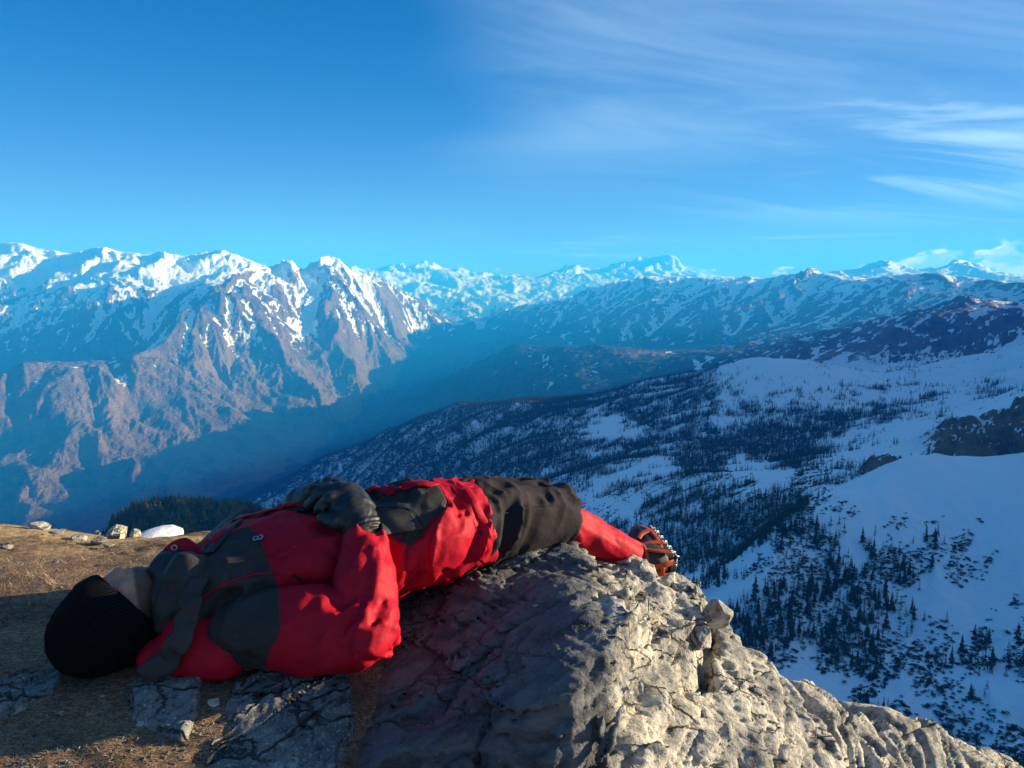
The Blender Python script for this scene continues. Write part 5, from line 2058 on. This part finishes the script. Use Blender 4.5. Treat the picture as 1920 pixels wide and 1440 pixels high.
def sweep(path, normals, w, h, nseg=10, closed=False):
    """strip of flat oval section along a path; w across, h along the normal"""
    path = np.asarray(path)
    n = len(path)
    tan = np.gradient(path, axis=0)
    if closed:
        tan = np.roll(path, -1, 0) - np.roll(path, 1, 0)
    tan /= np.linalg.norm(tan, axis=1, keepdims=True) + 1e-12
    nor = np.asarray(normals) - (np.asarray(normals) * tan).sum(1, keepdims=True) * tan
    nor /= np.linalg.norm(nor, axis=1, keepdims=True) + 1e-12
    bi = np.cross(tan, nor)
    w = np.broadcast_to(w, (n,))
    h = np.broadcast_to(h, (n,))
    a = np.arange(nseg) * 2 * np.pi / nseg
    ca = np.sign(np.cos(a)) * np.abs(np.cos(a)) ** .6
    sa = np.sign(np.sin(a)) * np.abs(np.sin(a)) ** .6
    V = path[:, None] + bi[:, None] * (ca[None, :, None] * w[:, None, None]) + nor[:, None] * (sa[None, :, None] * h[:, None, None])
    idx = np.arange(n * nseg).reshape(n, nseg)
    i1 = np.roll(idx, -1, 1)
    if closed:
        nx = np.roll(idx, -1, 0)
        F = np.stack([idx, i1, np.roll(nx, -1, 1), nx], -1).reshape(-1, 4)
    else:
        F = np.stack([idx[:-1], i1[:-1], i1[1:], idx[1:]], -1).reshape(-1, 4)
    return V.reshape(-1, 3), F


def seam(name, pixels, bvh, r, mat, parent, off=.002, n=40, flat=None):
    pp = smooth_path(np.array(pixels, float), n)
    q = [on(bvh, a, b, off) for a, b in pp]
    path = np.array([a for a, _ in q])
    for _ in range(8):
        path[1:-1] = .25 * path[:-2] + .5 * path[1:-1] + .25 * path[2:]
    V, F = sweep(path, np.array([b for _, b in q]), flat or r, r, 8)
    return mesh_obj(name, V, F, mat, parent)


def ring(name, c, nrm, r, t, mat, parent, nu=20, nv=8):
    nrm = unit(nrm)
    a = unit(np.cross(nrm, (.3, .8, .2)))
    b = np.cross(nrm, a)
    th = np.arange(nu) * 2 * np.pi / nu
    path = np.asarray(c) + np.cos(th)[:, None] * a * r + np.sin(th)[:, None] * b * r
    V, F = sweep(path, np.tile(nrm, (nu, 1)), t, t, nv, True)
    return mesh_obj(name, V, F, mat, parent)


# piping, folds of the placket, pocket flap, snaps
seam('piping', [(372, 1140), (392, 1112), (430, 1092), (470, 1079), (510, 1074), (545, 1080), (570, 1088)], j_bvh, .0022, mat_red, jacket)
seam('chest_seam', [(494, 1030), (515, 1046), (536, 1048)], j_bvh, .0016, mat_red, jacket)
seam('drawcord', [(548, 1078), (558, 1082), (566, 1087)], j_bvh, .003, mat_black, jacket, .003, 12)
seam('placket', [(392, 1040), (420, 1004), (452, 976), (490, 962), (540, 955), (590, 952), (628, 950)], j_bvh, .003, mat_char, jacket, .004, 50, .017)
seam('storm_flap', [(400, 1018), (432, 984), (466, 963), (510, 953), (560, 948), (612, 945)], j_bvh, .003, mat_red, jacket, .008, 50, .020)
seam('front_flap', [(690, 924), (712, 908), (738, 895), (775, 892), (812, 893), (850, 899)], j_bvh, .003, mat_red, jacket, .005, 40, .015)
seam('hem', [(858, 905), (878, 925), (898, 960), (912, 1000), (916, 1032), (905, 1052)], j_bvh, .0035, mat_red, jacket, .001, 40, .014)
seam('hem_stitching', [(838, 905), (862, 930), (884, 968), (896, 1008), (896, 1045)], j_bvh, .0012, mat_red, jacket, .001, 40)
# pocket flap: a thin plate lying on the front
def plate(name, quad_px, bvh, off, mat, parent, nu=18, nv=14, thick=.005):
    c = [np.array(q, float) for q in quad_px]
    V = []
    for i in range(nu):
        for j in range(nv):
            u, v = i / (nu - 1), j / (nv - 1)
            q = (c[0] * (1 - u) + c[1] * u) * (1 - v) + (c[3] * (1 - u) + c[2] * u) * v
            V.append(on(bvh, q[0], q[1], off))
    A = np.array([a for a, _ in V])
    N = np.array([b for _, b in V])
    G = A.reshape(nu, nv, 3)
    for _ in range(4):
        H = G.copy()
        H[1:-1] = .25 * G[:-2] + .5 * G[1:-1] + .25 * G[2:]
        G = H.copy()
        G[:, 1:-1] = .25 * H[:, :-2] + .5 * H[:, 1:-1] + .25 * H[:, 2:]
    A = G.reshape(-1, 3)
    B = A - N.mean(0) * thick
    idx = np.arange(nu * nv).reshape(nu, nv)
    q = np.stack([idx[:-1, :-1], idx[1:, :-1], idx[1:, 1:], idx[:-1, 1:]], -1).reshape(-1, 4)
    F = [q, q[:, ::-1] + nu * nv]
    loop = np.concatenate([idx[:-1, 0], idx[-1, :-1], idx[:0:-1, -1], idx[0, :0:-1]])
    nx = np.roll(loop, -1)
    F.append(np.stack([loop, loop + nu * nv, nx + nu * nv, nx], -1))
    return mesh_obj(name, np.concatenate([A, B]), np.concatenate(F), mat, parent)


plate('pocket_flap', [(704, 958), (764, 956), (797, 993), (718, 1004)], j_bvh, .009, mat_char, jacket)
seam('flap_edge', [(704, 957), (764, 955), (797, 992), (772, 1023)], j_bvh, .0016, mat_char, jacket, .010, 40)
for (sx_, sy_) in ((480, 1011), (489, 1009)):
    c, n = on(j_bvh, sx_, sy_, .003)
    rg = ring('snap_button', c, n, .0062, .0022, mat_steel, jacket)
    ring('snap_centre', c, n, .0022, .002, mat_black, rg, 10, 6)

# ---- collar and hood
def hood_fun(p):
    ax = BODY_AX
    c = P(346, 1118, 1.95)
    q = p - c
    al = q @ ax
    rad = np.linalg.norm(q - al[..., None] * ax, axis=-1)
    tor = np.sqrt((np.abs(rad - .098) / .030) ** 2 + (al / .052) ** 2) - 1
    d = tor * .030
    d = smin(d, ellipsoid(p, P(362, 1085, 1.87), (BODY_AX, SIDE, np.array([0, 0, 1])), (.05, .045, .06)), .03)
    return d


def hood_fold(p):
    return .010 * folds(p, unit(np.array([.2, -.3, 1.0])), 5, 22, 651) + .004 * folds(p, (1, .3, .2), 12, 30, 655)


V, Q = sdf_mesh(hood_fun, P(346, 1118, 1.95) - .2, P(346, 1118, 1.95) + .2, .006, hood_fold, 1, .004)
collar = part('collar', V, Q, mat_char)
c_bvh = BVHTree.FromPolygons([Vector(v) for v in V], [tuple(int(i) for i in q) for q in Q])


def redhood_fun(p):
    d = cone(p, P(300, 1235, 1.83), P(420, 1222, 1.82), .050, .062)
    d = smin(d, cone(p, P(345, 1190, 1.82), P(420, 1200, 1.86), .045, .06), .03)
    return d


V, Q = sdf_mesh(redhood_fun, P(370, 1210, 1.82) - .22, P(370, 1210, 1.82) + .22, .0065,
                lambda p: .008 * folds(p, unit(np.array([1., -.2, .5])), 5, 18, 661), 1, .004)
hood = part('hood', V, Q, mat_red)
h_bvh = BVHTree.FromPolygons([Vector(v) for v in V], [tuple(int(i) for i in q) for q in Q])
# grey band along the hood's edge
wav_ = np.stack([.004 * np.sin(np.arange(40) * .7), .006 * np.sin(np.arange(40) * .45 + 1), .003 * np.sin(np.arange(40) * .8)], 1)
pth = wav_ + smooth_path([P(372, 1078, 1.835), P(360, 1120, 1.775), P(350, 1165, 1.752), P(333, 1208, 1.742), P(300, 1248, 1.742), P(268, 1272, 1.752)], 40)
V, F = sweep(pth, np.tile(unit((0.25, -1, .45)), (40, 1)), np.linspace(.022, .029, 40) * (1 + .12 * np.sin(np.arange(40) * .9)), .0035, 12)
mesh_obj('hood_band', V, F, mat_char, hood)
# turned-up corner of the collar with its eyelet
nf = unit((0.25, -1, .25))
pth = smooth_path([P(302, 1047, 1.955), P(316, 1036, 1.94), P(336, 1030, 1.93), P(356, 1034, 1.925), P(378, 1050, 1.915), P(400, 1056, 1.91)], 30)
V, F = sweep(pth, np.tile(nf, (30, 1)), np.interp(np.arange(30), [0, 8, 14, 20, 29], [.006, .021, .031, .020, .010]), .004, 12)
flap = mesh_obj('collar_tab', V, F, mat_red, collar)
ring('eyelet', P(327, 1027, 1.925) , nf, .0062, .0022, mat_steel, flap)
# far side of the open collar
pth = smooth_path([P(372, 1040, 2.02), P(392, 1010, 2.07), P(415, 988, 2.12), P(440, 970, 2.16), P(475, 958, 2.19)], 30)
V, F = sweep(pth, np.tile(unit((-.6, -.5, .65)), (30, 1)), np.linspace(.040, .022, 30), .007, 12)
mesh_obj('collar_facing', V, F, mat_char, collar)
# black neck warmer under the chin
def warm_fun(p):
    return chain(p, [hp(-.122, -.01), NECK - BODY_AX * .01, NECK + BODY_AX * .06], [.062, .076, .085], .02)


V, Q = sdf_mesh(warm_fun, NECK - .2, NECK + .2, .007, lambda p: .005 * folds(p, np.cross(BODY_AX, (0, 0, 1)), 6, 30, 671), 1)
part('neck_warmer', V, Q, mat_black)

# ---- beanie
BC = HEADC + crown * .020 - np.array([0, 0, .012])
brim_n = unit(crown * 1.0 - face_up * .62)


def beanie_fun(p):
    d = ellipsoid(p, BC, HAX, (.126, .120, .112))
    d = smin(d, ellipsoid(p, BC + crown * .06 - np.array([0, 0, .02]), HAX, (.085, .09, .09)), .03)
    cut = -((p - (HEADC + crown * .028 + face_up * .10)) @ brim_n)
    q = np.maximum(d, cut)
    # rolled edge
    cuff_ = np.maximum(np.maximum(d - .006, cut), -(cut + .055))
    return smin(q, cuff_, .003)


V, Q = sdf_mesh(beanie_fun, BC - .2, BC + .2, .006, lambda p: .003 * folds(p, crown, 5, 26, 681), 2)
lb = V - BC
ang_b = np.arctan2(lb @ face_up, lb @ lr_ax)
part('beanie', V, Q, mat_knit, attrs={'rib': ang_b})

# ---- gloves
GDROP = np.array([0, 0, .014])
def glove_r(p):
    d = chain(p, [P(686, 1012, 1.925), P(682, 988, 1.945), P(664, 955, 1.972), P(640, 925, 2.02)], [.054, .050, .052, .040], .02)
    d = smin(d, ellipsoid(p, P(655, 940, 1.995), (unit(P(640, 915, 2.03) - P(670, 970, 1.97)), unit((.2, -.8, .6)), unit((1, .4, .2))), (.058, .032, .046)), .02)
    kn = [P(652, 922, 1.985), P(637, 910, 2.02), P(621, 907, 2.06), P(606, 910, 2.10)]
    mid = [P(618, 926, 1.965), P(602, 915, 2.01), P(588, 911, 2.06), P(577, 914, 2.11)]
    tip = [P(598, 946, 1.975), P(578, 938, 2.02), P(566, 933, 2.07), P(558, 932, 2.12)]
    for a, b, c, r_ in zip(kn, mid, tip, (.0165, .0175, .0165, .0145)):
        f = chain(p, [P(662, 950, 1.99) * .3 + a * .7, a, b, c], [.02, r_ * 1.12, r_, r_ * .86], .006)
        d = smin(d, f, .007)
    d = smin(d, chain(p, [P(662, 972, 1.935), P(630, 968, 1.925), P(606, 962, 1.945)], [.026, .019, .015], .01), .012)
    return d


def glove_r_fold(p):
    a = unit(P(664, 955, 1.97) - P(686, 1012, 1.925))
    t = (p - P(686, 1012, 1.925)) @ a
    cuff = sstep(t, .055, .02)
    return .0045 * folds(p, unit((.6, .5, .6)), 9, 34, 691) + cuff * .004 * np.sin(t * 420 + 2 * noise3(p * 30, 3))


gc = P(630, 950, 2.02)
V, Q = sdf_mesh(lambda p: glove_r(p + GDROP), gc - .15, gc + .15, .0038, glove_r_fold, 1)
part('glove', V, Q, mat_glove)


def glove_l(p):
    d = chain(p, [P(556, 955, 2.24), P(566, 938, 2.19), P(592, 922, 2.14)], [.052, .048, .042], .02)
    kn = [P(585, 903, 2.17), P(600, 899, 2.14), P(616, 897, 2.11), P(631, 900, 2.08)]
    tip = [P(612, 905, 2.13), P(626, 902, 2.10), P(641, 903, 2.07), P(654, 909, 2.04)]
    for a, b in zip(kn, tip):
        d = smin(d, chain(p, [P(575, 925, 2.18), a, b], [.02, .0165, .0145], .006), .006)
    d = smin(d, chain(p, [P(570, 948, 2.15), P(598, 955, 2.08), P(622, 957, 2.04)], [.024, .018, .015], .01), .01)
    return d


gc = P(590, 930, 2.13)
V, Q = sdf_mesh(lambda p: glove_l(p + GDROP), gc - .16, gc + .16, .0042, lambda p: .004 * folds(p, unit((.6, .5, .6)), 9, 34, 695), 1)
part('glove', V, Q, mat_glove)

# ---- trousers and the red lower legs
def trouser_fun(p):
    d = chain(p, [HIP_R - BODY_AX * .12, HIP_R, .5 * (HIP_R + KN_R), KN_R], [.108, .112, .103, .090], .03)
    d2 = chain(p, [HIP_L - BODY_AX * .12, HIP_L, .5 * (HIP_L + KN_L), KN_L], [.10, .105, .10, .088], .03)
    d = smin(d, d2, .02)
    d = smin(d, spine(p, [TORSO[-2], TORSO[-1], TORSO[-1] + BODY_AX * .06], [.15, .142, .12], [.10, .098, .09]), .03)
    sh = unit(AN_R - KN_R)
    d = smin(d, cone(p, KN_R, KN_R + sh * .05, .088, .080), .02)
    return d


def trouser_fold(p):
    ax = unit(KN_R - HIP_R)
    return .026 * folds(p, unit(ax * .55 + np.array([.0, -.3, 1.0])), 3.2, 13, 701) + .004 * folds(p, unit(ax + np.array([0, 0, -.6])), 6, 24, 705)


lo_t = np.array([HIP_R, KN_R, HIP_L, KN_L]).min(0) - .22
hi_t = np.array([HIP_R, KN_R, HIP_L, KN_L]).max(0) + .16
V, Q = sdf_mesh(trouser_fun, lo_t, hi_t, .0062, trouser_fold, 1, .0014, lambda p: (p - (KN_R + unit(AN_R - KN_R) * .055)) @ unit(AN_R - KN_R))
trousers = part('trousers', V, Q, mat_trouser)
t_bvh = BVHTree.FromPolygons([Vector(v) for v in V], [tuple(int(i) for i in q) for q in Q])
seam('side_seam', [(905, 968), (950, 962), (1000, 950), (1050, 948)], t_bvh, .0012, mat_trouser, trousers, .001)
for kn, an, r0 in ((KN_R, AN_R, .059), (KN_L, AN_L, .058)):
    sh = unit(an - kn)

    def leg_fun(p):
        d = chain(p, [kn, kn + (an - kn) * .45, an], [r0, r0 * .98, r0 * .74], .02)
        return d
    V, Q = sdf_mesh(leg_fun, np.minimum(kn, an) - .1, np.maximum(kn, an) + .1, .0062,
                    lambda p: .012 * folds(p, unit(sh + np.array([0.2, .3, -.5])), 5, 22, 711), 2, .002, lambda p: (p - an) @ sh - .012)
    part('lower_leg_cover', V, Q, mat_red)

# ---- boots with chain spikes
def boot(an, toe, sh):
    sh = unit(sh)
    toe = unit(toe - sh * (toe @ sh))
    wd = np.cross(sh, toe)
    A = (sh, toe, wd)

    def L(s, t_, w_):
        return an + sh * s + toe * t_ + wd * w_

    def boot_fun(p):
        d = cone(p, L(-.02, 0, 0), L(.045, .0, 0), .054, .052)
        d = smin(d, ellipsoid(p, L(.064, -.025, 0), A, (.056, .050, .048)), .02)
        d = smin(d, ellipsoid(p, L(.072, .08, 0), A, (.046, .110, .052)), .03)
        return np.maximum(d, (p - L(.098, 0, 0)) @ sh)
    V, Q = sdf_mesh(boot_fun, np.minimum(L(-.05, -.09, -.08), L(.13, .2, .08)) - .09, np.maximum(L(-.05, -.09, -.08), L(.13, .2, .08)) + .09, .006, lambda p: .002 * folds(p, toe, 20, 40, 721), 1)
    b = part('boot', V, Q, mat_boot)

    def outline(grow, n=48):
        th = np.arange(n) * 2 * np.pi / n
        t_ = .055 + (.125 + grow) * np.cos(th)
        w_ = (.044 + grow + .004 * np.cos(th)) * np.sin(th)
        return t_, w_
    t_, w_ = outline(.004)
    sole_p = np.array([L(.101, a, c) for a, c in zip(t_, w_)])
    # sole plate with lugs
    n = len(t_)
    ringv = np.concatenate([sole_p, sole_p + sh * .020, [L(.098, .055, 0)], [L(.121, .055, 0)]])
    F = []
    for i in range(n):
        j = (i + 1) % n
        F += [(i, j, n + j, n + i), (j, i, 2 * n, 2 * n), (n + i, n + j, 2 * n + 1, 2 * n + 1)]
    me = bpy.data.meshes.new('sole')
    me.from_pydata([tuple(v) for v in ringv], [], [tuple(dict.fromkeys(f)) for f in F])
    me.materials.append(mat_boot)
    link(bpy.data.objects.new('sole', me), b)
    for i in range(9):
        a = -.05 + i * .026
        V, F = sweep(np.array([L(.124, a, -.036), L(.126, a + .004, 0), L(.124, a, .036)]), np.tile(sh, (3, 1)), .006, .005, 6)
        mesh_obj('lug', V, F, mat_boot, b)
    # orange rubber harness
    t_, w_ = outline(.010)
    rim = np.array([L(.080 - .012 * math.cos(2 * th), a, c) for th, a, c in zip(np.arange(48) * 2 * np.pi / 48, t_, w_)])
    V, F = sweep(rim, np.tile(sh, (48, 1)), .003, .009, 8, True)
    hs = mesh_obj('spike_harness', V, F, mat_orange, b)
    for a in (-.045, .02, .10):
        for s_ in (1, -1):
            path = smooth_path([L(.108, a, s_ * .052), L(.080, a * .95, s_ * .0535), L(.050, a * .8, s_ * .053), L(.026, a * .5, s_ * .050)], 12)
            V, F = sweep(path, np.tile(wd * s_, (12, 1)), np.linspace(.014, .008, 12), .0028, 8)
            mesh_obj('harness_strap', V, F, mat_orange, hs)
    for w_ in (-.024, .024):
        path = smooth_path([L(.108, -.066, w_), L(.080, -.076, w_), L(.048, -.073, w_ * .6), L(.018, -.058, w_ * .2)], 12)
        V, F = sweep(path, np.tile(-toe, (12, 1)), np.linspace(.013, .010, 12), .0028, 8)
        mesh_obj('harness_strap', V, F, mat_orange, hs)
    th = np.arange(30) * 2 * np.pi / 30
    path = np.array([L(.020, -.004 + .056 * math.cos(a_), .054 * math.sin(a_)) for a_ in th])
    V, F = sweep(path, np.tile(sh, (30, 1)), .003, .007, 8, True)
    mesh_obj('ankle_strap', V, F, mat_orange, hs)
    # chains across the sole and their spikes
    spk = []
    for a in (-.045, -.015, .02, .055, .09, .125):
        pts = smooth_path([L(.100, a, -.056), L(.130, a + .006, -.035), L(.134, a - .004, 0), L(.130, a + .006, .035), L(.100, a, .056)], 15)
        for k in range(14):
            c = .5 * (pts[k] + pts[k + 1])
            dv = unit(pts[k + 1] - pts[k])
            nr = unit(np.cross(dv, sh if k % 2 else toe))
            th = np.arange(10) * 2 * np.pi / 10
            pa = c + np.cos(th)[:, None] * dv * .0065 + np.sin(th)[:, None] * np.cross(nr, dv) * .0040
            spk.append(sweep(pa, np.tile(nr, (10, 1)), .0013, .0013, 5, True))
        for w__ in (-.034, 0, .034):
            base_ = L(.132, a, w__)
            r_ = .0042
            v = np.array([base_ + toe * r_, base_ + wd * r_, base_ - toe * r_, base_ - wd * r_, base_ + sh * .011])
            spk.append((v, np.array([(0, 1, 4, 4), (1, 2, 4, 4), (2, 3, 4, 4), (3, 0, 4, 4)])))
    V, F = merge4(spk)
    me = bpy.data.meshes.new('spike_chain')
    me.from_pydata([tuple(map(float, v)) for v in V], [], [tuple(dict.fromkeys(int(i) for i in f)) for f in F])
    me.materials.append(mat_steel)
    for f in me.polygons:
        f.use_smooth = True
    link(bpy.data.objects.new('spike_chain', me), b)


def merge4(parts):
    V, F, o = [], [], 0
    for v, f in parts:
        V.append(v)
        F.append(np.asarray(f) + o)
        o += len(v)
    return np.concatenate(V), np.concatenate(F)


boot(AN_R + np.array([-.01, 0, -.004]), np.array([-.25, .92, .22]), np.array([.95, .25, -.06]))
boot(AN_L, np.array([-.2, .95, -.05]), np.array([.9, .25, -.3]))
